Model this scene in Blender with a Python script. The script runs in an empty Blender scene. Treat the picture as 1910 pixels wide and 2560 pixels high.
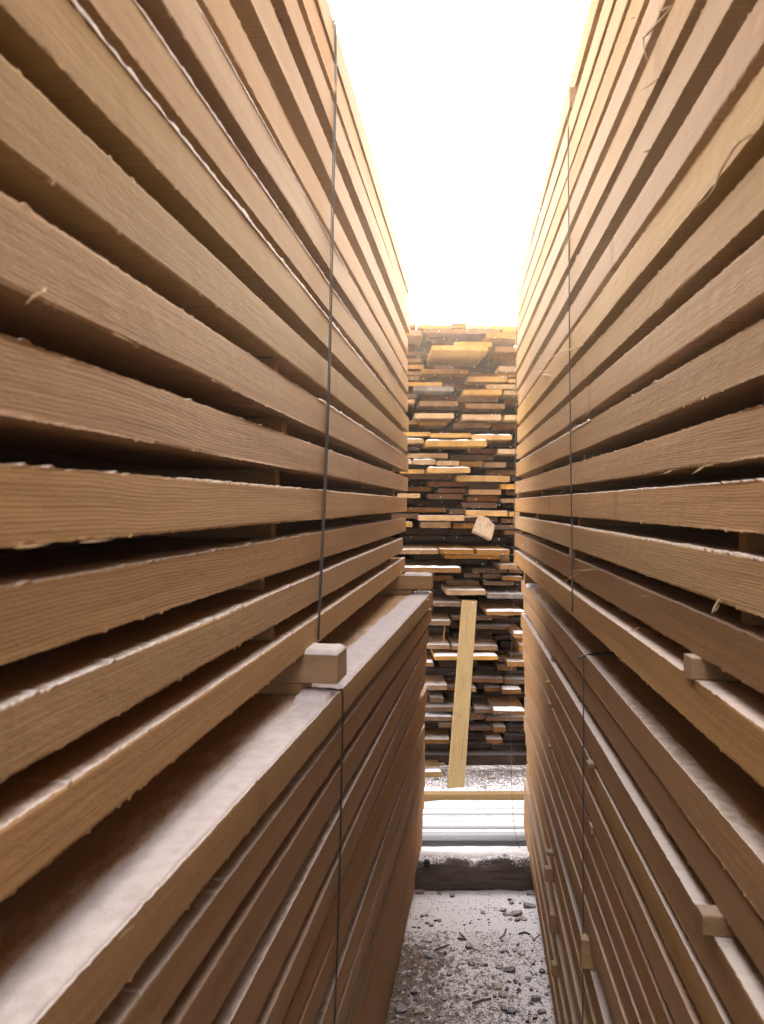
import bpy, bmesh, math, random
import numpy as np
from mathutils import Vector, Matrix
from mathutils import noise as mnoise
R = math.radians
random.seed(7); rng = np.random.default_rng(5)
S = bpy.context.scene; COL = S.collection
H = 1.5                       # eye height; the ground is z = 0
CX, CY, F = 955.0, 1263.0, 1850.0      # calibration of the photograph (pixels at 1910x2560)

# ------------------------------------------------------------------ helpers
def tag(o, label=None, cat=None, group=None, kind=None):
    if label: o['label'] = label
    if cat: o['category'] = cat
    if group: o['group'] = group
    if kind: o['kind'] = kind
    return o
def mk(name, verts, faces, mat, parent=None, smooth=False):
    me = bpy.data.meshes.new(name); me.from_pydata([tuple(v) for v in verts], [], [tuple(f) for f in faces])
    me.validate(); me.update()
    if smooth: me.polygons.foreach_set('use_smooth', [True]*len(me.polygons))
    if mat: me.materials.append(mat)
    o = bpy.data.objects.new(name, me); COL.objects.link(o)
    if parent: o.parent = parent
    return o
def tube(points, r, seg=6, taper=None):
    P = [Vector(p) for p in points]; V = []; Fc = []
    for i, p in enumerate(P):
        d = (P[min(i+1, len(P)-1)] - P[max(i-1, 0)]).normalized()
        a = d.cross(Vector((0, 0, 1)));
        if a.length < 1e-3: a = d.cross(Vector((1, 0, 0)))
        a.normalize(); b = d.cross(a)
        rr = r if taper is None else r*taper[i]
        for k in range(seg):
            t = 2*math.pi*k/seg
            V.append(p + (a*math.cos(t) + b*math.sin(t))*rr)
    for i in range(len(P)-1):
        for k in range(seg):
            Fc.append((i*seg+k, i*seg+(k+1) % seg, (i+1)*seg+(k+1) % seg, (i+1)*seg+k))
    Fc.append(tuple(range(seg))[::-1]); Fc.append(tuple(range((len(P)-1)*seg, len(P)*seg)))
    return V, Fc
def smoothpath(pts, n=6):
    P = [Vector(p) for p in pts]; out = []
    for i in range(len(P)-1):
        p0 = P[max(i-1, 0)]; p1 = P[i]; p2 = P[i+1]; p3 = P[min(i+2, len(P)-1)]
        for k in range(n):
            t = k/n
            out.append(0.5*((2*p1)+(p2-p0)*t+(2*p0-5*p1+4*p2-p3)*t*t+(3*p1-p0-3*p2+p3)*t**3))
    out.append(P[-1]); return out
def at(u, v, Y):              # a point of the place seen at (u,v) and Y metres ahead
    return Vector(((u-CX)/F*Y, Y, H + (CY-v)/F*Y))
def onground(u, v, z=0.0):
    return at(u, v, F*(H-z)/(v-CY))

# ------------------------------------------------------------------ materials
def newmat(name):
    m = bpy.data.materials.new(name); m.use_nodes = True
    nt = m.node_tree; nt.nodes.clear()
    out = nt.nodes.new('ShaderNodeOutputMaterial'); b = nt.nodes.new('ShaderNodeBsdfPrincipled')
    nt.links.new(b.outputs[0], out.inputs[0])
    return m, nt, b
class NB:
    def __init__(s, nt): s.nt = nt
    def n(s, t, **kw):
        x = s.nt.nodes.new(t)
        for k, v in kw.items(): setattr(x, k, v)
        return x
    def l(s, a, b): s.nt.links.new(a, b)
    def val(s, sock, x):
        if hasattr(x, 'is_output') or hasattr(x, 'links'): s.l(x, sock)
        else: sock.default_value = x
    def math(s, op, a, b=0.0, c=None, clamp=False):
        x = s.n('ShaderNodeMath', operation=op); x.use_clamp = clamp
        s.val(x.inputs[0], a); s.val(x.inputs[1], b)
        if c is not None: s.val(x.inputs[2], c)
        return x.outputs[0]
    def mix(s, fac, a, b, typ='MIX'):
        x = s.n('ShaderNodeMix', data_type='RGBA', blend_type=typ)
        s.val(x.inputs[0], fac)
        for sk, v in ((x.inputs[6], a), (x.inputs[7], b)):
            if isinstance(v, tuple): sk.default_value = (v[0], v[1], v[2], 1)
            else: s.l(v, sk)
        return x.outputs[2]
    def ramp(s, x, a, b, ya=0.0, yb=1.0, smooth=True):
        m = s.n('ShaderNodeMapRange'); m.interpolation_type = 'SMOOTHSTEP' if smooth else 'LINEAR'
        s.val(m.inputs[0], x); m.inputs[1].default_value = a; m.inputs[2].default_value = b
        m.inputs[3].default_value = ya; m.inputs[4].default_value = yb
        return m.outputs[0]
    def noise(s, vec, scale, det=2, rough=.5, dist=0):
        x = s.n('ShaderNodeTexNoise'); s.l(vec, x.inputs['Vector']); x.inputs['Scale'].default_value = scale
        x.inputs['Detail'].default_value = det; x.inputs['Roughness'].default_value = rough
        x.inputs['Distortion'].default_value = dist
        return x.outputs[0]
    def wave(s, vec, scale, dist=0, det=2, dsc=1, axis='Z', prof='SIN', typ='BANDS'):
        x = s.n('ShaderNodeTexWave', wave_type=typ, wave_profile=prof)
        if typ == 'BANDS': x.bands_direction = axis
        else: x.rings_direction = axis
        s.l(vec, x.inputs['Vector']); x.inputs['Scale'].default_value = scale
        x.inputs['Distortion'].default_value = dist; x.inputs['Detail'].default_value = det
        x.inputs['Detail Scale'].default_value = dsc
        return x.outputs[1]
    def mapv(s, vec, sc, loc=(0, 0, 0)):
        x = s.n('ShaderNodeMapping'); s.l(vec, x.inputs[0]); x.inputs['Scale'].default_value = sc
        x.inputs['Location'].default_value = loc
        return x.outputs[0]
def coords(b, off=37.0):
    tc = b.n('ShaderNodeTexCoord'); oi = b.n('ShaderNodeObjectInfo')
    add = b.n('ShaderNodeVectorMath', operation='ADD'); b.l(tc.outputs['Object'], add.inputs[0])
    k = b.math('MULTIPLY', oi.outputs['Random'], off)
    cb = b.n('ShaderNodeCombineXYZ'); b.l(k, cb.inputs[0]); b.l(b.math('MULTIPLY', k, 1.7), cb.inputs[1]); b.l(b.math('MULTIPLY', k, .6), cb.inputs[2])
    b.l(cb.outputs[0], add.inputs[1])
    return tc.outputs['Object'], add.outputs[0], oi.outputs['Random']

SNOWC = (0.86, 0.86, 0.88)
def wood(name, light=(.52, .338, .162), dark=(.36, .206, .092), var=.16, snow=0.35, sw=.05, stain=.35, saw=1.0, speck=.3, rings=1.0):
    """rough sawn board, long side along local Y, corridor face at local x = 0"""
    m, nt, bs = newmat(name); b = NB(nt)
    obj, vec, rnd = coords(b)
    g1 = b.mapv(vec, (9, .9, 30)); g2 = b.mapv(vec, (60, 3.5, 160)); g3 = b.mapv(vec, (3, .35, 9))
    wig = b.noise(b.mapv(vec, (2, 2.2, 2)), 1.0, 2)
    ringc = b.n('ShaderNodeVectorMath', operation='MULTIPLY_ADD')
    cw = b.n('ShaderNodeCombineXYZ'); b.l(b.math('MULTIPLY', wig, .035), cw.inputs[2]); b.l(b.math('MULTIPLY', wig, .03), cw.inputs[0])
    b.l(vec, ringc.inputs[0]); ringc.inputs[1].default_value = (1, 1, 1); b.l(cw.outputs[0], ringc.inputs[2])
    rv = b.mapv(ringc.outputs[0], (40, 1.3, 68))
    w = b.wave(rv, 1.35, 3.0, 2, .9, 'Z', 'SAW')
    line = b.ramp(w, .55, 1.0)
    n1 = b.noise(g1, 1.0, 4, .6); n2 = b.noise(g2, 1.0, 3, .65); n3 = b.noise(g3, 1.0, 2)
    fine = b.noise(b.mapv(vec, (300, 120, 300)), 1.0, 2, .7)
    fac = b.math('ADD', b.math('MULTIPLY', n1, .55), b.math('MULTIPLY', n2, .45))
    fac = b.ramp(fac, .36, .66, 0, .55)
    fac = b.math('ADD', fac, b.math('MULTIPLY', line, .30*rings), clamp=True)
    col = b.mix(fac, light, dark)
    # board to board variation, yellower or redder along its length
    col = b.mix(b.ramp(n3, .35, .7, 0, .35), col, (light[0]*.92, light[1]*.83, light[2]*.62))
    r2 = b.math('FRACT', b.math('MULTIPLY', rnd, 13.7))
    hs = b.n('ShaderNodeHueSaturation'); b.l(col, hs.inputs['Color'])
    b.l(b.ramp(rnd, 0, 1, (1-var)*.75, (1+var*.6)*.75, False), hs.inputs['Value']); b.l(b.ramp(r2, 0, 1, .95, 1.14, False), hs.inputs['Saturation'])
    b.l(b.ramp(b.math('FRACT', b.math('MULTIPLY', rnd, 5.3)), 0, 1, .492, .501, False), hs.inputs['Hue'])
    col = hs.outputs[0]
    # sap streaks and water runs across the sawn face
    st = b.noise(b.mapv(vec, (.5, 22, 2.5)), 1.0, 3, .6)
    stk = b.math('MULTIPLY', b.ramp(st, .60, .74), b.ramp(b.noise(b.mapv(vec, (1, 1.3, 1)), 1.0, 1), .45, .65))
    col = b.mix(b.math('MULTIPLY', stk, stain), col, (.20, .13, .085))
    vo = b.n('ShaderNodeTexVoronoi', voronoi_dimensions='1D'); sv = b.n('ShaderNodeSeparateXYZ'); b.l(vec, sv.inputs[0])
    ky = b.math('ADD', sv.outputs[1], b.math('MULTIPLY', b.math('SUBTRACT', b.noise(b.mapv(vec, (1, 1, 26)), 1.0, 2), .5), .02))
    b.l(ky, vo.inputs['W']); vo.inputs['Scale'].default_value = 2.3
    ksel = b.n('ShaderNodeSeparateColor'); b.l(vo.outputs['Color'], ksel.inputs[0])
    kd = b.math('SUBTRACT', vo.outputs['Distance'], b.math('MULTIPLY', b.noise(b.mapv(vec, (30, 60, 70)), 1.0, 2), .034))
    kn_ = b.math('MULTIPLY', b.ramp(kd, .002, .034, 1, 0), b.ramp(ksel.outputs[0], .84, .86))
    col = b.mix(b.math('MULTIPLY', kn_, .55), col, (.24, .12, .05))
    sp = b.ramp(b.noise(b.mapv(vec, (220, 90, 220)), 1.0, 1), .68, .76)
    col = b.mix(b.math('MULTIPLY', sp, b.math('MULTIPLY', speck, b.ramp(n3, .4, .6))), col, (.28, .17, .10))
    sawn = b.wave(b.mapv(vec, (1, 1, .12)), 95, .9, 2, .7, 'Y')
    col = b.mix(b.math('MULTIPLY', sawn, .10*saw), col, (dark[0]*.9, dark[1]*.85, dark[2]*.8))
    # wind blown powder snow on the upper side near the open edge
    geo = b.n('ShaderNodeNewGeometry'); sx = b.n('ShaderNodeSeparateXYZ'); b.l(geo.outputs['Normal'], sx.inputs[0])
    so = b.n('ShaderNodeSeparateXYZ'); b.l(obj, so.inputs[0])
    depth = b.math('ABSOLUTE', so.outputs[0])
    wv = b.math('ADD', depth, b.math('MULTIPLY', b.math('SUBTRACT', b.noise(b.mapv(vec, (30, 9, 30)), 1.0, 4, .7), .5), sw*1.6))
    pw = b.ramp(wv, sw*.2, sw*1.3, 1, 0)
    up = b.ramp(sx.outputs[2], .6, .85)
    grit = b.ramp(b.noise(b.mapv(obj, (420, 420, 420)), 1.0, 1), .3, .62)
    pf = b.math('MULTIPLY', b.math('MULTIPLY', b.ramp(b.math('ADD', pw, b.math('MULTIPLY', b.math('SUBTRACT', grit, .5), .22)), .05, .9), up), snow, clamp=True)
    col = b.mix(pf, col, SNOWC)
    b.l(col, bs.inputs['Base Color']); bs.inputs['Roughness'].default_value = .82
    bs.inputs['Specular IOR Level'].default_value = .18
    hgt = b.math('ADD', b.math('MULTIPLY', sawn, .35*saw), b.math('MULTIPLY', n2, 1.1))
    hgt = b.math('ADD', hgt, b.math('MULTIPLY', fine, .9)); hgt = b.math('SUBTRACT', hgt, b.math('MULTIPLY', line, .5*rings))
    bp = b.n('ShaderNodeBump'); bp.inputs['Strength'].default_value = .55; bp.inputs['Distance'].default_value = .0010
    b.l(hgt, bp.inputs['Height']); b.l(bp.outputs[0], bs.inputs['Normal'])
    return m
def endwood(name, a, c, snow=.5, var=.25):
    """board whose cut end faces local -Y; rings on the end, grain along Y elsewhere"""
    m, nt, bs = newmat(name); b = NB(nt)
    obj, vec, rnd = coords(b)
    rv = b.mapv(vec, (1, .25, 1.8)); rg = b.wave(rv, 26, 5.5, 3, 2.0, 'Y', 'SAW', 'RINGS')
    n = b.noise(b.mapv(vec, (14, 3, 24)), 1.0, 4, .65); nb = b.noise(b.mapv(vec, (170, 30, 170)), 1.0, 2, .7)
    f = b.math('ADD', b.math('MULTIPLY', b.ramp(n, .35, .68), .6), b.math('MULTIPLY', rg, .22), clamp=True)
    col = b.mix(f, a, c)
    col = b.mix(b.math('MULTIPLY', b.ramp(nb, .58, .72), .5), col, (c[0]*.5, c[1]*.45, c[2]*.45))
    mould = b.ramp(b.noise(b.mapv(vec, (5, 2, 9)), 1.0, 3), .58, .72)
    col = b.mix(b.math('MULTIPLY', mould, .45), col, (.12, .085, .07))
    hs = b.n('ShaderNodeHueSaturation'); b.l(col, hs.inputs['Color'])
    b.l(b.ramp(rnd, 0, 1, 1-var, 1+var*.5, False), hs.inputs['Value']); b.l(b.ramp(b.math('FRACT', b.math('MULTIPLY', rnd, 7.1)), 0, 1, .75, 1.15, False), hs.inputs['Saturation'])
    col = hs.outputs[0]
    geo = b.n('ShaderNodeNewGeometry'); sx = b.n('ShaderNodeSeparateXYZ'); b.l(geo.outputs['Normal'], sx.inputs[0])
    so = b.n('ShaderNodeSeparateXYZ'); b.l(obj, so.inputs[0])
    wv = b.math('ADD', so.outputs[1], b.math('MULTIPLY', b.math('SUBTRACT', b.noise(b.mapv(vec, (25, 25, 25)), 1.0, 3), .5), .10))
    pf = b.math('MULTIPLY', b.math('MULTIPLY', b.ramp(wv, .0, .11, 1, 0), b.ramp(sx.outputs[2], .6, .85)), b.ramp(b.noise(b.mapv(obj, (380, 380, 380)), 1.0, 1), .25, .6, .35, 1))
    col = b.mix(b.math('MULTIPLY', pf, snow, clamp=True), col, SNOWC)
    b.l(col, bs.inputs['Base Color']); bs.inputs['Roughness'].default_value = .85; bs.inputs['Specular IOR Level'].default_value = .2
    bp = b.n('ShaderNodeBump'); bp.inputs['Strength'].default_value = .6; bp.inputs['Distance'].default_value = .001
    b.l(b.math('ADD', nb, b.math('MULTIPLY', rg, .5)), bp.inputs['Height']); b.l(bp.outputs[0], bs.inputs['Normal'])
    return m
def snowmat(name):
    m, nt, bs = newmat(name); b = NB(nt); tc = b.n('ShaderNodeTexCoord').outputs['Object']
    n = b.noise(tc, 500, 3, .7); n2 = b.noise(tc, 60, 3, .6)
    b.l(b.mix(b.ramp(n2, .35, .7), (.84, .83, .84), (.72, .70, .71)), bs.inputs['Base Color'])
    bs.inputs['Roughness'].default_value = .75; bs.inputs['Specular IOR Level'].default_value = .25
    bp = b.n('ShaderNodeBump'); bp.inputs['Strength'].default_value = .7; bp.inputs['Distance'].default_value = .0015
    b.l(b.math('ADD', n, n2), bp.inputs['Height']); b.l(bp.outputs[0], bs.inputs['Normal'])
    return m
def plain(name, col, rough=.7, metal=0, nsc=40, namp=.3, bump=.4, bd=.001):
    m, nt, bs = newmat(name); b = NB(nt); o, v, r = coords(b)
    n = b.noise(v, nsc, 4, .6)
    c2 = tuple(c*(1-namp) for c in col)
    col_ = b.mix(n, col, c2)
    hs = b.n('ShaderNodeHueSaturation'); b.l(col_, hs.inputs['Color']); b.l(b.ramp(r, 0, 1, .75, 1.2, False), hs.inputs['Value'])
    b.l(hs.outputs[0], bs.inputs['Base Color'])
    bs.inputs['Roughness'].default_value = rough; bs.inputs['Metallic'].default_value = metal
    bp = b.n('ShaderNodeBump'); bp.inputs['Strength'].default_value = bump; bp.inputs['Distance'].default_value = bd
    b.l(n, bp.inputs['Height']); b.l(bp.outputs[0], bs.inputs['Normal'])
    return m
def groundmat():
    m, nt, bs = newmat('snowy_gravel_ground'); b = NB(nt); tc = b.n('ShaderNodeTexCoord').outputs['Object']
    s = b.n('ShaderNodeSeparateXYZ'); b.l(tc, s.inputs[0]); X, Y = s.outputs[0], s.outputs[1]
    big = b.noise(tc, 3.2, 3, .6); med = b.noise(tc, 38, 4, .7); fin = b.noise(tc, 190, 3, .75)
    # how bare the ground is: under the edge of the left stack, and in the lee of the far pile
    lee = b.ramp(Y, 3.86, 4.16, 0, 1); lee = b.math('ADD', lee, b.ramp(b.math('ABSOLUTE', b.math('SUBTRACT', Y, 2.83)), .0, .07, .25, 0))
    lft = b.math('MULTIPLY', b.ramp(b.math('SUBTRACT', X, b.math('MULTIPLY', Y, .10)), -.28, .12, .42, 0), b.ramp(Y, 2.35, 2.78, 1, 0))
    run = b.math('MULTIPLY', b.ramp(Y, 2.42, 2.80, .88, 0), 1.0)
    bare = b.math('ADD', b.math('ADD', lee, lft), run)
    t = b.math('ADD', b.math('ADD', b.math('MULTIPLY', med, .62), b.math('MULTIPLY', fin, .38)), b.math('MULTIPLY', b.math('SUBTRACT', big, .5), .25))
    th = b.math('SUBTRACT', .76, b.math('MULTIPLY', bare, .26))
    d = b.math('SUBTRACT', t, th)
    f = b.ramp(d, -.05, .06)
    gcol = b.mix(b.ramp(b.noise(tc, 120, 2), .35, .65), (.12, .085, .062), (.27, .20, .145))
    snow = b.mix(b.math('MULTIPLY', bare, b.ramp(fin, .3, .7, .1, .45), clamp=True), (.87, .86, .88), (.62, .55, .50))
    b.l(b.mix(f, snow, gcol), bs.inputs['Base Color'])
    bs.inputs['Roughness'].default_value = .85; bs.inputs['Specular IOR Level'].default_value = .2
    bp = b.n('ShaderNodeBump'); bp.inputs['Strength'].default_value = .8; bp.inputs['Distance'].default_value = .004
    b.l(b.math('ADD', med, b.math('MULTIPLY', fin, .6)), bp.inputs['Height']); b.l(bp.outputs[0], bs.inputs['Normal'])
    return m

W_STD = wood('spruce_sawn', rings=.25, saw=1.2)
W_YEL = wood('spruce_yellow', (.54, .352, .142), (.37, .215, .075), rings=.3)
W_RED = wood('spruce_reddish', (.38, .235, .12), (.24, .135, .065), stain=.9, snow=.15, rings=.3, saw=1.6)
W_GRAIN = wood('spruce_open_grain', (.53, .342, .165), (.29, .160, .069), rings=1.0, saw=.5, speck=.2, var=.08)
W_SPECK = wood('spruce_speckled', (.52, .338, .162), (.31, .174, .075), speck=1.2, rings=.5)
W_SNOW = wood('spruce_snowed', snow=.50, sw=.085, rings=.3)
W_DUST = wood('spruce_dusted', (.47, .298, .150), (.32, .182, .082), snow=.42, sw=.026, var=.1, rings=.25, saw=1.3)
W_LOW = wood('spruce_lower', (.47, .294, .148), (.32, .178, .081), snow=.16, sw=.025, var=.1, saw=1.5, rings=.2)
W_FRINGE = wood('spruce_fringe', snow=.6, sw=.014, rings=.5)
W_LATH = wood('sticker_lath', (.38, .255, .14), (.25, .155, .08), snow=.1, var=.2, rings=.5)
W_BEAR = wood('bearer_wood', (.40, .26, .145), (.24, .145, .08), snow=.2, stain=.9, rings=.8, speck=1)
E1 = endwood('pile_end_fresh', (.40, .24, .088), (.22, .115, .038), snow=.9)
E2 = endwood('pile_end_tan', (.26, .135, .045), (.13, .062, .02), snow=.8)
E3 = endwood('pile_end_brown', (.14, .066, .024), (.068, .031, .013), snow=.5)  # weathered brown, with some recess shade put into the colour
E4 = endwood('pile_end_shaded', (.045, .022, .011), (.02, .011, .007), snow=.2)  # shade of the pile's recesses put into this near-black colour
SNOW = snowmat('powder_snow')
SNOWT = snowmat('thin_snow_over_wood'); 
for n_ in SNOWT.node_tree.nodes:
    if n_.type == 'MIX': n_.inputs[6].default_value = (.46, .38, .33, 1); n_.inputs[7].default_value = (.32, .235, .17, 1)
SNOWL = snowmat('powder_over_wood')
for n_ in SNOWL.node_tree.nodes:
    if n_.type == 'MIX': n_.inputs[6].default_value = (.54, .48, .47, 1); n_.inputs[7].default_value = (.46, .40, .385, 1)
STEEL = plain('dark_steel_wire', (.10, .095, .09), .5, .6, 80, .3, .1)
CHIP = plain('pale_splinter', (.48, .34, .18), .8, 0, 90, .3)

# ------------------------------------------------------------------ the four board stacks
class Surf:                    # near-vertical side of a stack; it leans and turns a little with height
    def __init__(s, side, D0, Dz, V0, Vz, zr): s.side, s.D0, s.Dz, s.V0, s.Vz, s.zr = side, D0, Dz, V0, Vz, zr
    def D(s, z): return s.D0 + s.Dz*(z-s.zr)
    def V(s, z): return s.V0 + s.Vz*(z-s.zr)
    def solve(s, u, v):
        z = 0.0
        for _ in range(40):
            Y = F*s.D(z)*s.side/(u-s.V(z)); Y = max(.05, min(8, Y)); z = .5*z + .5*(CY-v)*Y/F
        return Y, z
LU = Surf(-1, .290, -.010, 1203, -8, 0)
LL = Surf(-1, .2875, -.028, 1277, 30, -.31)
RU = Surf(+1, .290, -.006, 1121, 8, 0)
RL = Surf(+1, .280, .026, 1143, -20, -.31)

class Board: pass
boards = {}
def jit(i, seed, f): return mnoise.noise(Vector((i*f, seed*7.31, seed*1.7)))
def make_board(key, surf, near_t, near_b, far_t, far_b, mat, label, w=.19, dx=0.0, group=None, fuzz=1.0):
    yn, znt = surf.solve(*near_t); _, znb = surf.solve(*near_b)
    yf, zft = surf.solve(*far_t); yf2, zfb = surf.solve(*far_b)
    yf = .5*(yf+yf2) if abs(yf-yf2) < .2 else yf
    yn_b = surf.solve(*near_b)[0]; 
    zc = .25*(znt+znb+zft+zfb)
    Dd = surf.D(zc)+dx; tx = (surf.V(zc)-CX)/F
    B = Board(); B.key = key; B.surf = surf; B.tx = tx; B.D = Dd; B.side = surf.side; B.zc = zc; B.yf = yf; B.w = w
    y0 = max(.15, min(yn, 1.2)); y0b = max(.15, min(yn_b, 1.2))
    def zt(y): 
        y = max(y, .2); return znt + (zft-znt)*(y-y0)/(yf-y0)
    def zb(y):
        y = max(y, .2); return znb + (zfb-znb)*(y-y0b)/(yf-y0b)
    B.zt, B.zb = zt, zb
    B.x = lambda y: surf.side*Dd + tx*y
    k = math.sqrt(1+tx*tx); sd = surf.side
    ys = list(np.arange(-3.4, .25, .06)) + list(np.arange(.25, yf-.002, .0042)) + [yf]
    V = []; Fc = []; seed = random.random()*50; th0 = zt(1)-zb(1)
    for i, y in enumerate(ys):
        a, c = zt(y)-zc, zb(y)-zc
        wob = jit(y, seed, 3.1)*.0016; thw = jit(y, seed+3, 1.4)*.0009
        e1 = jit(y, seed+5, 55)*.0006 + jit(y, seed+6, 210)*.0013; e2 = jit(y, seed+8, 60)*.0006 + jit(y, seed+9, 230)*.0013
        q1 = abs(jit(y, seed+11, 90))*.0012; q2 = abs(jit(y, seed+12, 95))*.0014
        if random.random() < .05*fuzz: e1 += random.uniform(.0008, .0024)*fuzz; q1 -= .001
        if random.random() < .05*fuzz: e2 -= random.uniform(.0008, .0022)*fuzz; q2 -= .001
        fz = fuzz
        pts = [(q2*.8, c+e2*fz), (wob, c+.0025), (wob+.0004*jit(y, seed, 40), c*.35+a*.15), (wob+.0004*jit(y, seed+1, 40), a*.35+c*.15),
               (wob, a-.0022+thw), (q1*.8, a+e1*fz+thw), (.045, a+thw), (w, a+thw), (w, c), (.045, c)]
        for (n, z) in pts: V.append((sd*n, y*k, z))
    M = 10
    for i in range(len(ys)-1):
        for j in range(M):
            f = (i*M+j, i*M+(j+1) % M, (i+1)*M+(j+1) % M, (i+1)*M+j)
            Fc.append(f if sd < 0 else f[::-1])
    c0 = tuple(range(M)); c1 = tuple(range((len(ys)-1)*M, len(ys)*M))
    Fc.append(c0 if sd > 0 else c0[::-1]); Fc.append(c1[::-1] if sd > 0 else c1)
    o = mk('timber_board', V, Fc, mat)
    o.location = (sd*Dd, 0, H+zc); o.rotation_euler = (0, 0, -math.atan(tx))
    tag(o, label, 'board', group)
    B.o = o; boards[key] = B
    return B
def inner_boards(B, label, group, n=3):
    """the boards lying behind the visible one in the same layer"""
    k = math.sqrt(1+B.tx**2); x0 = B.w + random.uniform(.012, .03)
    for j in range(n):
        w = random.uniform(.18, .24); yf = B.yf + random.uniform(-.05, .05) - .01; V = []
        for y in (-3.35+random.uniform(0, .1), 1.0, yf):
            a, c = B.zt(y)-B.zc-.0006, B.zb(y)-B.zc+.0004
            for (nn, z) in ((x0, c), (x0, a), (x0+w, a), (x0+w, c)): V.append((B.side*nn, y*k, z))
        Fc = []
        for i in range(2):
            for q in range(4):
                f = (i*4+q, i*4+(q+1) % 4, (i+1)*4+(q+1) % 4, (i+1)*4+q); Fc.append(f if B.side < 0 else f[::-1])
        Fc += [(0, 3, 2, 1) if B.side < 0 else (0, 1, 2, 3), (8, 9, 10, 11) if B.side < 0 else (8, 11, 10, 9)]
        o = mk('timber_board', V, Fc, W_STD); o.location = B.o.location; o.rotation_euler = B.o.rotation_euler
        tag(o, label, 'board', group); x0 += w + random.uniform(.01, .03)
def box_local(B, name, y, wy, n0, n1, z0, z1, mat, parent=None):
    """box across a stack: y..y+wy along it, n0..n1 into it"""
    k = math.sqrt(1+B.tx**2); sd = B.side; V = []; Fc = []
    ns = np.linspace(n0, n1, 5)
    c = .0015
    for i, n in enumerate(ns):
        jz = random.uniform(-.0004, .0004)
        e = c*1.2 if i == 0 else 0
        prof = [(y+c, z0), (y+wy-c, z0), (y+wy, z0+c), (y+wy, z1-c), (y+wy-c, z1), (y+c, z1), (y, z1-c), (y, z0+c)]
        ym, zm = y+wy/2, (z0+z1)/2
        for (yy, zz) in prof:
            if i == 0: yy += (ym-yy)*.06; zz += (zm-zz)*.06
            V.append((sd*n, yy*k, zz-B.zc))
    for i in range(len(ns)-1):
        for j in range(8):
            f = (i*8+j, i*8+(j+1) % 8, (i+1)*8+(j+1) % 8, (i+1)*8+j); Fc.append(f)
    Fc += [tuple(range(8))[::-1], tuple(range(32, 40))]
    o = mk(name, V, Fc, mat, parent)
    bm = bmesh.new(); bm.from_mesh(o.data); bmesh.ops.recalc_face_normals(bm, faces=bm.faces); bm.to_mesh(o.data); bm.free()
    o.location = B.o.location; o.rotation_euler = B.o.rotation_euler
    return o
ORD = ['top', 'second', 'third', 'fourth', 'fifth', 'sixth', 'seventh', 'eighth', 'ninth', 'tenth', 'eleventh', 'twelfth', 'thirteenth', 'fourteenth', 'fifteenth', 'sixteenth', 'bottom']

# left upper stack: (near top), (near bottom), (far end u, top v, bottom v)
LUD = [((817, 0), (790, 0), 1021, 700, 736), ((788, 0), (758, 0), 1021, 740, 782), ((738, 0), (703, 0), 1024, 791, 833),
       ((680, 0), (632, 0), 1021, 848, 883), ((580, 0), (515, 0), 1021, 899, 935), ((484, 0), (397, 0), 1020, 946, 981),
       ((345, 0), (233, 0), 1021, 995, 1030), ((182, 0), (0, 5), 1022, 1046, 1080), ((0, 130), (0, 356), 1020, 1093, 1129),
       ((0, 484), (0, 711), 1019, 1144, 1179), ((0, 834), (0, 1037), 1019, 1195, 1228), ((0, 1159), (0, 1368), 1015, 1245, 1278),
       ((0, 1469), (0, 1664), 1015, 1295, 1327), ((0, 1776), (0, 1956), 1007, 1345, 1378), ((0, 2073), (0, 2256), 1012, 1394, 1427)]
LUn = ['pale topmost board against the white sky', 'pale board tight under the topmost one', 'pale board with two dark nicks', 'smooth pale board above a wide brown gap',
       'pale board below the widest shaded gap', 'pale board with ragged upper edge', 'pale board with a dark vertical stain and snowy crest', 'yellow board with a thick white snow crest',
       'blurred tan board under the yellow one', 'speckled tan board with a curled splinter at its lower edge', 'tan board with a knot band near its far end', 'strongly grained level board at eye height with fuzzy edges',
       'tan board just below eye height', 'tan board with a thin snow line on top', 'lowest board, resting on the bearers, snow along its top']
LUm = [W_STD, W_STD, W_STD, W_STD, W_STD, W_STD, W_STD, W_YEL, W_YEL, W_SPECK, W_GRAIN, W_GRAIN, W_GRAIN, W_FRINGE, W_FRINGE]
for i, (nt_, nb_, ue, vt, vb) in enumerate(LUD):
    mt = LUm[i]
    B = make_board(('LU', i), LU, nt_, nb_, (ue, vt), (ue, vb), mt, LUn[i] + ' in the left upper stack', w=random.uniform(.16, .21), dx=random.uniform(-.004, .004))
# left lower stack
LLD = [((86, 2560), (230, 2560), 1081, 1480, 1509), ((312, 2560), (406, 2560), 1080, 1523, 1552), ((456, 2560), (533, 2560), 1074, 1572, 1602),
       ((579, 2560), (637, 2560), 1069, 1621, 1652), ((664, 2560), (700, 2560), 1065, 1671, 1702), ((709, 2560), (741, 2560), 1069, 1719, 1750),
       ((751, 2560), (780, 2560), 1062, 1765, 1799), ((807, 2560), (829, 2560), 1063, 1815, 1852), ((841, 2560), (859, 2560), 1062, 1864, 1903),
       ((871, 2560), (887, 2560), 1062, 1913, 1956), ((894, 2560), (908, 2560), 1061, 1964, 2007), ((911, 2560), (922, 2560), 1056, 2015, 2054),
       ((925, 2560), (940, 2560), 1053, 2060, 2100), ((946, 2560), (953, 2560), 1052, 2106, 2143), ((956, 2560), (964, 2560), 1048, 2152, 2190),
       ((967, 2560), (973, 2560), 1042, 2195, 2235)]
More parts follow.
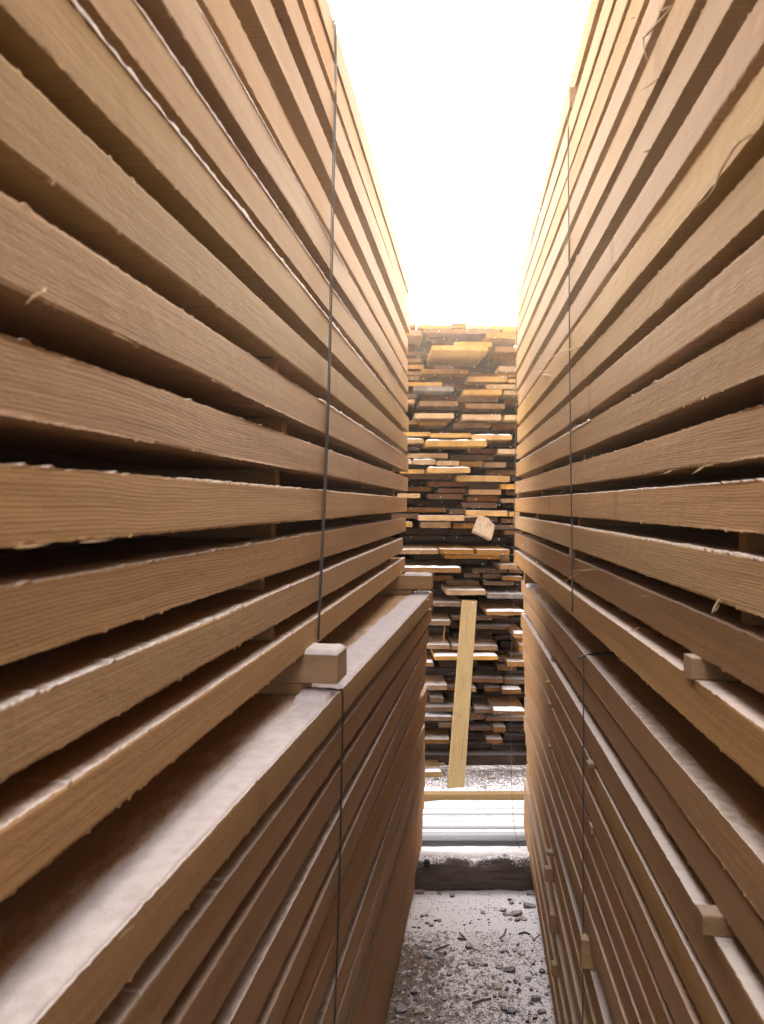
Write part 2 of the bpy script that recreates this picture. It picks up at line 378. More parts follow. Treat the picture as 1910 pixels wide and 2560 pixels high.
for i, (nt_, nb_, ue, vt, vb) in enumerate(LLD):
    lab = ['top board carrying the broad white snow ledge', 'second board down, a pale dusted line on top', 'third board down, orange glint on its edge', 'fourth board down, snow strip on top',
           'fifth board down, narrow dark gap above', 'sixth board down, dull brown', 'seventh board down, set slightly back', 'eighth board down, snowy and ragged on top',
           'ninth board down, dusted edge', 'tenth board down, pale line on top', 'eleventh board down, brown sawn face', 'twelfth board down, close to its neighbours',
           'thirteenth board down, pale edge', 'fourteenth board down, near the ground', 'fifteenth board down, near the ground', 'lowest board just above the gravel'][i]
    B = make_board(('LL', i), LL, nt_, nb_, (ue, vt), (ue, vb), W_SNOW if i == 0 else (W_DUST if i in (1, 3, 7) else W_LOW),
                   lab + ' in the left lower stack', w=.2 if i == 0 else random.uniform(.16, .21), dx=random.uniform(-.003, .003))
# right upper stack
RUD = [((1471, 0), (1492, 0), 1297, 676, 703), ((1516, 0), (1539, 0), 1296, 722, 752), ((1543, 0), (1571, 0), 1294, 757, 794), ((1575, 0), (1607, 0), 1290, 800, 836),
       ((1628, 0), (1668.6, 0), 1290, 848, 882), ((1695, 0), (1747, 0), 1291, 895, 932), ((1773.5, 0), (1837, 0), 1293, 938, 973), ((1894, 0), (1910, 111), 1295, 982, 1015),
       ((1910, 173), (1910, 315), 1296, 1022, 1061), ((1910, 386), (1910, 519), 1293, 1072, 1106), ((1910, 583), (1910, 733), 1291, 1117, 1148), ((1910, 797), (1910, 935), 1291, 1159, 1191),
       ((1910, 1007), (1910, 1140), 1285, 1206, 1233), ((1910, 1200), (1910, 1334), 1285, 1248, 1278), ((1910, 1400), (1910, 1545), 1284, 1290, 1318), ((1910, 1607), (1910, 1743), 1285, 1332, 1364),
       ((1910, 1820), (1910, 1963), 1286, 1375, 1406)]
RUn = ['pale topmost board with a wide brown underside', 'pale second board under a protruding stick', 'pale board squeezed between thin gaps', 'pale board below two thin gaps',
       'pale pink board high up', 'pale board with curled bark strips', 'broad pale board above the darkest upper gap', 'pale smooth board under a dark gap',
       'yellowish board with a dark smear and long splinters', 'pale board with a water stain', 'speckled rough board', 'rough fibrous board dipping to the left',
       'wavy grained board with hairs on its lower edge', 'level board at eye height with a snow crest', 'wavy grained board with thick snow line', 'reddish brown board with dark stains',
       'lowest board, straight grained, above the shadowed gap']
RUm = [W_STD, W_STD, W_STD, W_STD, W_STD, W_YEL, W_STD, W_STD, W_YEL, W_STD, W_SPECK, W_SPECK, W_GRAIN, W_GRAIN, W_GRAIN, W_RED, W_GRAIN]
for i, (nt_, nb_, ue, vt, vb) in enumerate(RUD):
    B = make_board(('RU', i), RU, nt_, nb_, (ue, vt), (ue, vb), RUm[i], RUn[i] + ' in the right upper stack', w=random.uniform(.16, .21), dx=random.uniform(-.004, .004))
# right lower stack
RLD = [((1910, 2161), (1910, 2309), 1303, 1452, 1481), ((1910, 2330), (1910, 2472), 1305, 1490, 1524), ((1910, 2541), (1885, 2560+90), 1303, 1532, 1565),
       ((1816.7, 2560), (1759.6, 2560), 1307, 1573, 1605), ((1738, 2560), (1690.8, 2560), 1308, 1611, 1645), ((1673, 2560), (1640, 2560), 1310, 1655, 1690),
       ((1635, 2560), (1606, 2560), 1311, 1698, 1733), ((1600.6, 2560), (1573, 2560), 1311, 1742, 1780), ((1569, 2560), (1542, 2560), 1311, 1788, 1822),
       ((1509, 2560), (1491, 2560), 1313, 1829, 1860), ((1480, 2560), (1466, 2560), 1316, 1868, 1900), ((1452, 2560), (1441, 2560), 1314, 1910, 1940),
       ((1429, 2560), (1418, 2560), 1309, 1950, 1982), ((1408, 2560), (1398, 2560), 1309, 1990, 2024), ((1392.6, 2560), (1385, 2560), 1310, 2032, 2065)]
for i, (nt_, nb_, ue, vt, vb) in enumerate(RLD):
    lab = ['top board with a glowing snow band on its edge', 'second board down, smooth and set back', 'third board down, pale top edge', 'fourth board down, lit edge', 'fifth board down, dark gap above',
           'sixth board down, thin gap above', 'seventh board down, stained face', 'eighth board down, ragged lower edge', 'ninth board down, above the wider gap', 'tenth board down, wide pale edge',
           'eleventh board down, dull brown', 'twelfth board down, pale edge', 'thirteenth board down, close to the ground', 'fourteenth board down, close to the ground', 'lowest board beside the gravel'][i]
    if i == 2: nb_ = (1910, 2541+150)
    B = make_board(('RL', i), RL, nt_, nb_, (ue, vt), (ue, vb), W_DUST if i in (0, 2, 3, 9) else W_LOW, lab + ' in the right lower stack',
                   w=random.uniform(.16, .21), dx=random.uniform(-.003, .003) + (.008 if i == 1 else 0))
NAMES = {'LU': 'left upper stack', 'LL': 'left lower stack', 'RU': 'right upper stack', 'RL': 'right lower stack'}
for (st, i), B in list(boards.items()):
    inner_boards(B, 'board lying in shadow behind the front row of the ' + NAMES[st], 'inner boards of the ' + NAMES[st])

# laths (stickers) between the layers
STN = {'LU': [(.02, 0), (1.08, 0), (2.52, 0)], 'LL': [(.05, 0), (1.16, 0), (2.45, 0)], 'RU': [(-.1, 0), (.76, 0), (1.72, 0), (2.42, 0), (3.08, 0)], 'RL': [(-.1, 0), (.78, 0), (1.5, 0), (2.25, 0), (3.05, 0)]}
PROT = {('RU', 0, 2): (1.72, .006), ('RU', 15, 1): (.86, .004), ('RU', 14, 2): (1.73, .006), ('RL', 2, 2): (1.49, .012), ('RL', 1, 1): (.79, .012), ('RL', 2, 3): (2.2, .012),
        ('RL', 3, 3): (2.18, .008), ('RL', 4, 2): (1.50, .006), ('RL', 8, 2): (1.53, .018), ('RL', 9, 3): (2.15, .018), ('RL', 10, 3): (2.18, .02), ('RL', 11, 3): (2.1, .014), ('RL', 12, 3): (2.05, .014),
        ('RU', 12, 4): (3.05, .004), ('RL', 5, 3): (2.21, .006)}
laths = {}
for st in ('LU', 'LL', 'RU', 'RL'):
    n = max(i for (s_, i) in boards if s_ == st)
    for i in range(n):
        U, Lw = boards[(st, i)], boards[(st, i+1)]
        for q, (y, _) in enumerate(STN[st]):
            yy = y + random.uniform(-.04, .04); pr = -random.uniform(.004, .035); wy = random.uniform(.022, .03)
            lab = 'narrow lath between two boards of the ' + NAMES[st]; grp = 'stacking laths of the ' + NAMES[st]
            if (st, i, q) in PROT:
                yy, pr = PROT[(st, i, q)]; wy = .026 if st == 'RL' else .03
                lab = 'lath end poking out below the %s board, %s, %s' % (ORD[i], NAMES[st], ['by the camera', 'nearest', 'midway', 'farther back', 'far end'][q])
            if yy+wy > min(U.yf, Lw.yf)-.005: yy = min(U.yf, Lw.yf)-.05-wy
            z0 = Lw.zt(yy)+.0004; z1 = min(U.zb(yy), U.zb(yy+wy))-.0004
            if z1-z0 < .004: continue
            o = box_local(Lw, 'stacking_lath', yy, wy, -pr, .6, z0, z1, W_LATH)
            tag(o, lab, 'lath', None if (st, i, q) in PROT else grp)
# bearers carrying the upper stacks
def bearer(Bt, Bb, y, wy, n0, label, shim=0.0, shim_n=.03):
    z1 = Bt.zb(y)-.0005; z0 = Bb.zt(y)+.0008+shim
    o = box_local(Bb, 'bearer_block', y, wy, n0, .62, z0, z1, W_BEAR); tag(o, label, 'timber block')
    if shim > 0:
        s = box_local(Bb, 'packing_strip', y+.006, wy-.012, shim_n, .6, Bb.zt(y)+.0006, z0-.0004, W_LATH)
        tag(s, 'thin packing strip under the ' + label.split(',')[0], 'strip')
    return o, z1
H_, L1 = boards[('LU', 14)], boards[('LL', 0)]
T17, M1 = boards[('RU', 16)], boards[('RL', 0)]
br1, bz1 = bearer(H_, L1, 1.205, .075, -.005, 'near snow-capped bearer block, jutting from the left stack', .021, .055)
br2, bz2 = bearer(H_, L1, 2.60, .075, -.008, 'far snow-capped bearer block, at the end of the left stack', .02, .06)
bearer(T17, M1, 3.06, .07, .0, 'far bearer block, end of the right stack', 0)
bearer(T17, M1, 1.50, .06, .055, 'recessed bearer block, behind the wire of the right stack', 0)
bearer(T17, M1, .60, .07, .06, 'recessed bearer block, near end of the right stack', 0)
bearer(H_, L1, -.1, .07, .0, 'bearer block beside the camera, left stack', 0)

# foundation beams
for sd, (st, last) in ((-1, ('LL', 15)), (1, ('RL', 14))):
    B = boards[(st, last)]
    for q, y in enumerate((-3.1, -1.6, -.5, .5, 1.5, 2.35 if sd < 0 else 2.6)):
        zlow = B.zb(y)-.001
        if zlow+H < .012: continue
        o = box_local(B, 'foundation_beam', y, .1, .03, .6, -H-.01, zlow, E4)
        tag(o, 'dark beam carrying the bottom of the ' + NAMES[st], 'beam', 'foundation beams under the ' + NAMES[st])

# ------------------------------------------------------------------ snow lying on boards
def snow_strip(B, y0, y1, width, thick, label, n0=.0015, ragged=.6, ztop=None, crest=False):
    k = math.sqrt(1+B.tx**2); sd = B.side; V = []; Fc = []; ys = np.arange(y0, y1, .006 if y1-y0 > .3 else .003); M = 11; seed = random.random()*90
    for y in ys:
        zt = (ztop if ztop is not None else B.zt(y)) - B.zc
        wd = width*(1+ragged*.6*jit(y, seed, 4)+ragged*.25*jit(y, seed+2, 25)); wd = max(wd, .003)
        e = (-.0012 if crest else n0) + abs(jit(y, seed+4, 80))*.0015; g_ = .0005 if crest else .0022
        cl = (.35 + 1.3*max(0, .5+jit(y, seed+21, 45)+.6*jit(y, seed+22, 140))) if crest else 1
        fade = min(1, (y-y0)/.012, (y1-y)/.012); fade = max(fade, .05)
        V.append((sd*e, y*k, zt-.0012))
        for j in range(1, M):
            t = (j-1)/(M-2); n = e + wd*t
            hh = thick*(1-t**2.2)*(1-math.exp(-(t*wd+.0006)/g_)*.75)*cl + .0009*mnoise.noise(Vector((n*120, y*120, seed))) + .0006*mnoise.noise(Vector((n*400, y*400, seed)))
            hh *= (1+.5*jit(y, seed+7, 18))
            V.append((sd*n, y*k, zt + max(hh*fade, -.0008) - (.0014 if j == M-1 else 0)))
    for i in range(len(ys)-1):
        for j in range(M-1):
            f = (i*M+j, (i+1)*M+j, (i+1)*M+j+1, i*M+j+1); Fc.append(f[::-1] if sd > 0 else f)
    o = mk('snow_layer', V, Fc, SNOWL if width > .03 else SNOWT, smooth=True); o.location = B.o.location; o.rotation_euler = B.o.rotation_euler
    tag(o, label, 'snow', kind='stuff'); return o
b_ = boards
snow_strip(L1, 1.285, L1.yf-.004, .075, .0040, 'powder snow on the broad ledge beyond the near bearer block', ragged=.15)
snow_strip(L1, -.3, 1.19, .05, .0036, 'powder snow on the broad ledge in front of the near bearer block', ragged=.15)
snow_strip(b_[('LU', 14)], .3, 2.75, .010, .0011, 'thin snow along the lowest board of the left upper stack')
snow_strip(b_[('LU', 13)], .3, 2.6, .006, .0009, 'thin snow on the second lowest board of the left upper stack')
snow_strip(b_[('LU', 11)], .7, 2.7, .010, .0018, 'snow crest on the eye-level board of the left upper stack')
snow_strip(b_[('LU', 7)], .35, 2.75, .008, .0032, 'thick snow crest on the yellow board of the left upper stack', ragged=.9, crest=True)
snow_strip(b_[('LU', 6)], .45, 2.6, .006, .0020, 'snow crest above the yellow board of the left upper stack', ragged=1, crest=True)
snow_strip(b_[('LU', 5)], .6, 1.6, .004, .0012, 'snow specks on the sixth board of the left upper stack', ragged=1, crest=True)
snow_strip(b_[('LU', 9)], 1.3, 2.7, .009, .0028, 'snow crest on the tenth board of the left upper stack', ragged=.9, crest=True)
snow_strip(b_[('RU', 13)], .3, 3.1, .010, .0022, 'snow crest on the eye-level board of the right upper stack')
snow_strip(b_[('RU', 14)], .3, 3.1, .010, .0024, 'snow line under the eye-level board of the right upper stack', ragged=.8)
snow_strip(b_[('RU', 11)], 1.5, 3.0, .009, .0024, 'snow specks on the twelfth board of the right upper stack', ragged=1, crest=True)
snow_strip(M1, .35, 1.25, .022, .0018, 'snow band on the top board of the right lower stack', ragged=.8)
snow_strip(M1, 2.95, 3.2, .07, .010, 'snow cap at the far end of the right lower stack')
snow_strip(b_[('LL', 3)], .5, 2.5, .010, .0014, 'snow strip on the fourth board of the left lower stack')
snow_strip(b_[('LL', 7)], .6, 2.5, .013, .0026, 'snow strip on the eighth board of the left lower stack', ragged=1)
snow_strip(b_[('LL', 1)], 2.3, 2.6, .02, .004, 'snow on the far end of the second board of the left lower stack')
def cap(Bb, y, wy, n0, n1, z, thick, label):
    k = math.sqrt(1+Bb.tx**2); V = []; Fc = []; NX, NY = 34, 22
    for i in range(NX):
        for j in range(NY):
            a, c = i/(NX-1), j/(NY-1); ed = min(a*NX*.25, (1-a)*60, c*7, (1-c)*7, 1); ed = max(0, min(1, ed))
            n = n0+(n1-n0)*a; yy = y+wy*c
            V.append((Bb.side*n, yy*k, z-Bb.zc-.0008+thick*(ed**.6)*(1+.25*mnoise.noise(Vector((n*60, yy*60, 3.3))))))
    for i in range(NX-1):
        for j in range(NY-1):
            f = (i*NY+j, i*NY+j+1, (i+1)*NY+j+1, (i+1)*NY+j); Fc.append(f if Bb.side > 0 else f[::-1])
    o = mk('snow_cap', V, Fc, SNOWL, smooth=True); o.location = Bb.o.location; o.rotation_euler = Bb.o.rotation_euler
    bm = bmesh.new(); bm.from_mesh(o.data); bmesh.ops.recalc_face_normals(bm, faces=bm.faces); bm.to_mesh(o.data); bm.free()
    tag(o, label, 'snow', kind='stuff')
cap(L1, 1.206, .073, -.003, .07, bz1, .007, 'snow cap on the near bearer block')
cap(L1, 2.601, .073, -.006, .09, bz2, .007, 'snow cap on the far bearer block')
cap(L1, 2.615, .045, .002, .052, L1.zt(2.6), .010, 'snow heap beneath the far bearer block')
cap(L1, 1.17, .07, .004, .058, L1.zt(1.2), .010, 'snow heap beneath the near bearer block')

# ------------------------------------------------------------------ wires
def wire(pts, r, label, cat='wire', name='strapping_wire', parts=None):
    V, Fc = tube(smoothpath(pts, 5), r, 8); o = mk(name, V, Fc, STEEL, smooth=True); tag(o, label, cat)
    return o
def on(surf, u, v, out=.003):
    Y, z = surf.solve(u, v); z_ = z
    x = surf.side*(surf.D(z)-out) + (surf.V(z)-CX)/F*Y
    return Vector((x, Y, H+z))
k_ = 1.1562
lu_top = boards[('LU', 0)]
Y0 = 1.36
def vwire(surf, uv, r, label, over=True, out=.0045):
    P = [on(surf, u, v, out) for (u, v) in uv]
    if over:
        a = P[0]; zt = surf.side
        P = [a+Vector((zt*.30, 0, .006)), a+Vector((zt*.05, 0, .006)), a+Vector((zt*.008, 0, .003))] + P
    return wire(P, r, label)
vwire(LU, [(833, 62), (834, 240), (828, 500), (822, 800), (815, 1050), (805, 1290), (797, 1450), (790, 1600)], .0017, 'dark steel wire running down the left upper stack')
vwire(LU, [(829, 66), (831, 240), (823, 500), (818, 800), (811, 1050), (800, 1290), (793, 1450), (788, 1596)], .0010, 'second thinner wire twisted beside the left upper stack wire')
vwire(LL, [(849, 1730), (850, 1800), (847, 1960), (842, 2200), (830, 2560), (822, 2750)], .0017, 'dark steel wire down the left lower stack, hooked over the snow ledge')
vwire(RU, [(1427, 195), (1425, 330), (1427, 600), (1429, 900), (1431, 1100), (1434, 1300), (1436, 1530)], .0016, 'dark steel wire running down the right upper stack')
vwire(RL, [(1464, 1645), (1464, 1800), (1463, 2100), (1462, 2560), (1461, 2700)], .0015, 'dark steel wire down the right lower stack', over=False)
vwire(RU, [(1297, 680), (1294, 850), (1293, 1000), (1290, 1200), (1288, 1400)], .0018, 'thin wire at the far end of the right upper stack')
P = on(RL, 1464, 1645, .004)
tw = [P+Vector((-.012, -.004, .0)), P+Vector((.0, 0, .004)), P+Vector((.04, 0, .010)), P+Vector((.10, 0, .012)), P+Vector((.18, 0, .012))]
wire(tw, .0028, 'twisted wire ends lying on top of the right lower stack')
wire([P+Vector((.05, 0, .012)), P+Vector((.06, 0, .026)), P+Vector((.09, 0, .030)), P+Vector((.12, 0, .020)), P+Vector((.15, 0, .013))], .0012, 'small wire loop standing on the right lower stack')
hang = [(1306, 1452, 3.2), (1290, 1480, 3.22), (1283, 1520, 3.24), (1279, 1600, 3.25), (1276, 1700, 3.25), (1277, 1800, 3.25), (1279, 1900, 3.23), (1280, 2000, 3.2), (1285, 2060, 3.17), (1295, 2110, 3.13), (1311, 2141, 3.1)]
wire([at(*p) for p in hang], .0009, 'thin loose wire hanging down to the snow beside the right stack')
wire([at(1301, 1450, 3.2), at(1310, 1452, 3.19), at(1325, 1458, 3.18), at(1333, 1452, 3.2)], .0016, 'short dark wire bent over the end of the right lower stack')

# ------------------------------------------------------------------ splinters (parts of their boards)
def splinter(key, pts, surf, r=.0014, out=(.004, .012, .02), mat=None):
    B = boards[key]; P = []
    for i, (u, v) in enumerate(pts):
        o_ = out[min(i, len(out)-1)]
        P.append(on(surf, u, v, o_))
    P = smoothpath(P, 5); n = len(P)
    V, Fc = tube(P, r*.75, 5, [max(.15, 1-.8*abs(2*i/(n-1)-.8)) for i in range(n)])
    # flatten into a strip: move into the board's frame
    o = mk('splinter', V, Fc, mat or CHIP)
    o.parent = B.o; M = Matrix.Translation(B.o.location) @ B.o.rotation_euler.to_matrix().to_4x4()
    o.matrix_parent_inverse = M.inverted()
c1 = lambda x, y: (1400+x*.3087, y*.3087)
c2 = lambda x, y: (1400+x*.3087, 640+y*.3087)
c3 = lambda x, y: (1400+x*.3087, 1280+y*.3087)
c5 = lambda x, y: (1280+x*.2421, 600+y*.2421)
c6 = lambda x, y: (1280+x*.2421, 1100+y*.2421)
splinter(('RU', 8), [c1(1620, 1075), c1(1560, 1110), c1(1510, 1200), c1(1440, 1400), c1(1370, 1530), c1(1300, 1640), c1(1150, 1780)], RU, .0022, (.001, .006, .012, .018, .016, .02, .03))
splinter(('RU', 8), [c1(1480, 1110), c1(1500, 1200), c1(1500, 1330)], RU, .0009)
splinter(('RU', 5), [c1(950, 30), c1(900, 150), c1(830, 270), c1(795, 300), c1(800, 400), c1(830, 510)], RU, .003)
splinter(('RU', 5), [c1(920, 45), c1(880, 90), c1(930, 20)], RU, .0012)
splinter(('RU', 5), [c1(830, 620), c1(790, 690), c1(750, 740)], RU, .0022)
splinter(('RU', 3), [c1(630, 140), c1(655, 145), c1(680, 158)], RU, .0012)
splinter(('RU', 6), [c1(750, 1210), c1(770, 1225), c1(785, 1232)], RU, .0022)
splinter(('RU', 8), [c5(770, 1080), c5(700, 1120), c5(600, 1160), c5(410, 1255)], RU, .0032)
splinter(('RU', 8), [c5(600, 1160), c5(520, 1180), c5(420, 1230)], RU, .0022)
splinter(('RU', 8), [c5(400, 1340), c5(330, 1360), c5(240, 1380)], RU, .0022)
splinter(('RU', 8), [c5(310, 1385), c5(400, 1392), c5(500, 1400)], RU, .0025)
splinter(('RU', 8), [c5(620, 1275), c5(560, 1290), c5(530, 1275)], RU, .002)
splinter(('RU', 15), [c6(900, 1330), c6(830, 1345), c6(750, 1352), c6(600, 1395)], RU, .0018)
splinter(('RU', 15), [c6(740, 1365), c6(660, 1420), c6(585, 1515)], RU, .0014)
splinter(('RU', 15), [c6(1460, 1610), c6(1410, 1620), c6(1340, 1690)], RU, .001)
splinter(('RU', 16), [c6(280, 1250), c6(290, 1290), c6(330, 1315), c6(400, 1315)], RU, .0024)
splinter(('RU', 14), [c3(1320, 700), c3(1345, 770), c3(1385, 825)], RU, .0016)
splinter(('RU', 14), [c3(1320, 750), c3(1350, 800), c3(1390, 800)], RU, .001)
for (kk, a, bb_) in ((9, c2(1040, 180), c2(1046, 300)), (9, c2(862, 390), c2(876, 460)), (9, c2(350, 860), c2(338, 925)), (10, c2(268, 1235), c2(258, 1335)),
                     (12, c2(935, 1735), c2(955, 1768)), (12, c2(1200, 1700), c2(1216, 1765)), (12, c2(1270, 1690), c2(1305, 1702)), (12, c2(1480, 1640), c2(1515, 1675)),
                     (12, c2(60, 1890), c2(25, 1940)), (15, c3(670, 930), c3(640, 980))):
    splinter(('RU', kk), [a, ((a[0]+bb_[0])/2+1, (a[1]+bb_[1])/2), bb_], RU, .0015 if kk != 15 else .001)
splinter(('LU', 9), [(75, 716), (50, 722), (30, 727), (0, 742), (-20, 760)], LU, .0022)
splinter(('LU', 9), [(268, 833), (270, 846), (267, 857)], LU, .0012)
splinter(('LU', 9), [(848, 1092), (842, 1098), (838, 1104)], LU, .0016)
splinter(('LU', 11), [(20, 1370), (32, 1366), (45, 1360)], LU, .0014)
splinter(('LU', 11), [(185, 1356), (200, 1353), (212, 1349)], LU, .0014)
splinter(('LL', 0), [(283, 2350), (279, 2325), (270, 2312)], LL, .0013)

# ------------------------------------------------------------------ the far pile of board ends
PA = lambda x, y: (980+x*.2179, 780+y*.2179)
PB = lambda x, y: (980+x*.2179, 1130+y*.2179)
PC = lambda x, y: (980+x*.2179, 1480+y*.2179)
PILE = []
def rows(fn, data):
    for d in data:
        x0, x1, y0, y1, t = d[:5]; PILE.append((fn(x0, y0), fn(x1, y1), t, d[5] if len(d) > 5 else 0, d[6] if len(d) > 6 else 0))
rows(PA, [(190, 280, 130, 172, 2), (290, 678, 145, 187, 1, .03, 1), (682, 865, 125, 183, 2, .06), (875, 1128, 145, 188, 1), (1132, 1500, 155, 200, 1),
 (360, 1250, 190, 245, 2, .05, 1), (150, 340, 205, 270, 2, .16), (1090, 1500, 238, 300, 2, .10), (405, 635, 275, 335, 3, .0), (640, 1085, 262, 330, 4), (1260, 1500, 200, 232, 1),
 (710, 1150, 342, 398, 1, .04), (455, 1108, 384, 440, 1, .22), (150, 275, 375, 428, 3), (1180, 1500, 395, 458, 2, .03), (280, 450, 405, 445, 4),
 (150, 452, 450, 500, 3), (1160, 1500, 485, 548, 3, .03), (150, 340, 530, 575, 2), (370, 1110, 552, 600, 4), (1255, 1500, 568, 612, 3), (1120, 1250, 560, 600, 4), (520, 1100, 470, 520, 4, -.05),
 (150, 370, 602, 652, 2), (375, 475, 605, 637, 3), (480, 690, 612, 645, 2), (700, 1205, 632, 682, 4), (1220, 1500, 625, 682, 1),
 (150, 325, 680, 724, 2), (330, 878, 655, 708, 2, .07), (885, 1185, 702, 740, 3), (1200, 1520, 700, 748, 2),
 (150, 315, 732, 780, 2), (425, 860, 742, 790, 3), (865, 1325, 740, 800, 1, .03), (1330, 1520, 768, 810, 1), (320, 420, 735, 765, 4),
 (130, 580, 805, 846, 1, .02), (600, 1060, 826, 878, 3), (1075, 1520, 830, 882, 1, .03), (240, 712, 852, 905, 5, .10), (815, 1265, 890, 948, 1, .05), (1285, 1520, 900, 950, 1, .03),
 (130, 275, 938, 985, 2), (310, 755, 957, 1010, 3), (760, 1215, 975, 1030, 2), (1295, 1520, 1010, 1060, 3), (730, 805, 890, 945, 4), (1220, 1290, 990, 1040, 4),
 (130, 260, 1003, 1050, 1), (310, 762, 1022, 1078, 2, .03), (840, 1300, 1050, 1105, 2, .03), (240, 700, 1108, 1150, 4), (830, 1250, 1138, 1172, 4), (1310, 1520, 1080, 1125, 4),
 (260, 715, 1160, 1218, 1, .06), (805, 1255, 1176, 1235, 1, .06), (1290, 1520, 1180, 1236, 1, .04), (720, 800, 1180, 1215, 4), (1258, 1288, 1200, 1240, 3),
 (130, 305, 1245, 1290, 2), (312, 622, 1250, 1303, 2, .03), (700, 1140, 1270, 1325, 2), (1145, 1520, 1290, 1340, 3), (130, 420, 1325, 1365, 4), (430, 862, 1345, 1383, 4), (870, 1380, 1356, 1398, 4, -.03),
 (60, 445, 1376, 1425, 1, .03), (445, 912, 1390, 1440, 1, .05), (912, 1382, 1410, 1465, 1, .05, 1), (120, 365, 1455, 1505, 1, .04, 1), (382, 1095, 1472, 1540, 1, .08, 1), (1110, 1520, 1498, 1545, 4),
 (120, 325, 1540, 1590, 3), (340, 850, 1560, 1602, 4), (860, 1190, 1572, 1622, 3), (1210, 1520, 1572, 1625, 1), (60, 167, 1612, 1662, 2), (175, 642, 1620, 1676, 1, .03), (662, 1175, 1640, 1700, 3), (1190, 1500, 1655, 1700, 4)])
rows(PB, [(90, 230, 88, 136, 1, .02, 1), (235, 505, 86, 142, 1, .03, 1), (508, 776, 100, 155, 1, .02), (785, 1046, 108, 166, 2), (1055, 1315, 118, 176, 2), (1325, 1500, 120, 170, 4),
 (90, 375, 198, 246, 1), (405, 900, 178, 236, 1, .09, 1), (910, 1080, 192, 244, 4), (1085, 1500, 210, 260, 3), (90, 742, 256, 310, 3), (748, 1355, 272, 338, 1, .04), (1360, 1500, 290, 335, 4),
 (90, 405, 345, 385, 4), (410, 872, 340, 395, 3), (876, 1240, 360, 415, 3), (1245, 1500, 370, 424, 1), (90, 448, 405, 452, 3), (525, 848, 420, 472, 3), (885, 1256, 430, 490, 2, .05), (1305, 1500, 450, 492, 3),
 (60, 326, 475, 525, 1), (410, 812, 485, 542, 3), (860, 1220, 510, 566, 3), (1250, 1500, 535, 580, 2), (90, 262, 548, 592, 4), (275, 795, 560, 612, 4), (805, 1205, 582, 640, 3), (1270, 1500, 592, 636, 4),
 (60, 622, 640, 690, 3), (655, 850, 655, 712, 3), (855, 1325, 672, 734, 1, .03), (1340, 1560, 690, 742, 1), (0, 302, 710, 762, 3), (306, 836, 728, 788, 1, .02), (842, 1215, 748, 802, 3), (1250, 1500, 762, 815, 3),
 (60, 236, 800, 860, 1), (330, 675, 806, 872, 2, .05), (700, 942, 820, 878, 2), (1150, 1500, 835, 888, 3), (945, 1145, 830, 880, 4), (60, 650, 880, 940, 4), (658, 1272, 890, 948, 4), (1290, 1500, 905, 948, 3),
 (90, 600, 962, 1010, 4, -.06), (610, 1150, 968, 1020, 4, -.06), (1160, 1500, 975, 1030, 4, -.05), (60, 535, 1118, 1172, 2, .20), (548, 942, 1115, 1172, 2, .17), (968, 1352, 1120, 1185, 2, .17), (1362, 1500, 1090, 1130, 4, .02),
 (605, 1240, 1178, 1226, 2, .12), (1245, 1352, 1205, 1262, 3), (255, 612, 1190, 1232, 4), (660, 1090, 1240, 1290, 4), (1235, 1440, 1290, 1346, 2, .08), (90, 795, 1325, 1382, 2, .22, 1), (920, 1326, 1340, 1390, 3), (1340, 1500, 1345, 1392, 3),
 (800, 912, 1330, 1385, 4), (355, 492, 1385, 1418, 3), (830, 1012, 1395, 1440, 3), (500, 820, 1388, 1420, 4), (355, 702, 1426, 1476, 3), (1040, 1250, 1402, 1450, 3), (1260, 1500, 1430, 1474, 2), (705, 1030, 1445, 1476, 4),
 (330, 622, 1480, 1515, 4), (635, 1000, 1482, 1530, 3), (1050, 1400, 1488, 1530, 3), (1405, 1540, 1485, 1540, 4), (330, 592, 1522, 1566, 4), (625, 1078, 1584, 1642, 1, .13), (1130, 1500, 1550, 1600, 4), (1090, 1520, 1628, 1682, 5, .05), (300, 615, 1575, 1620, 4)])
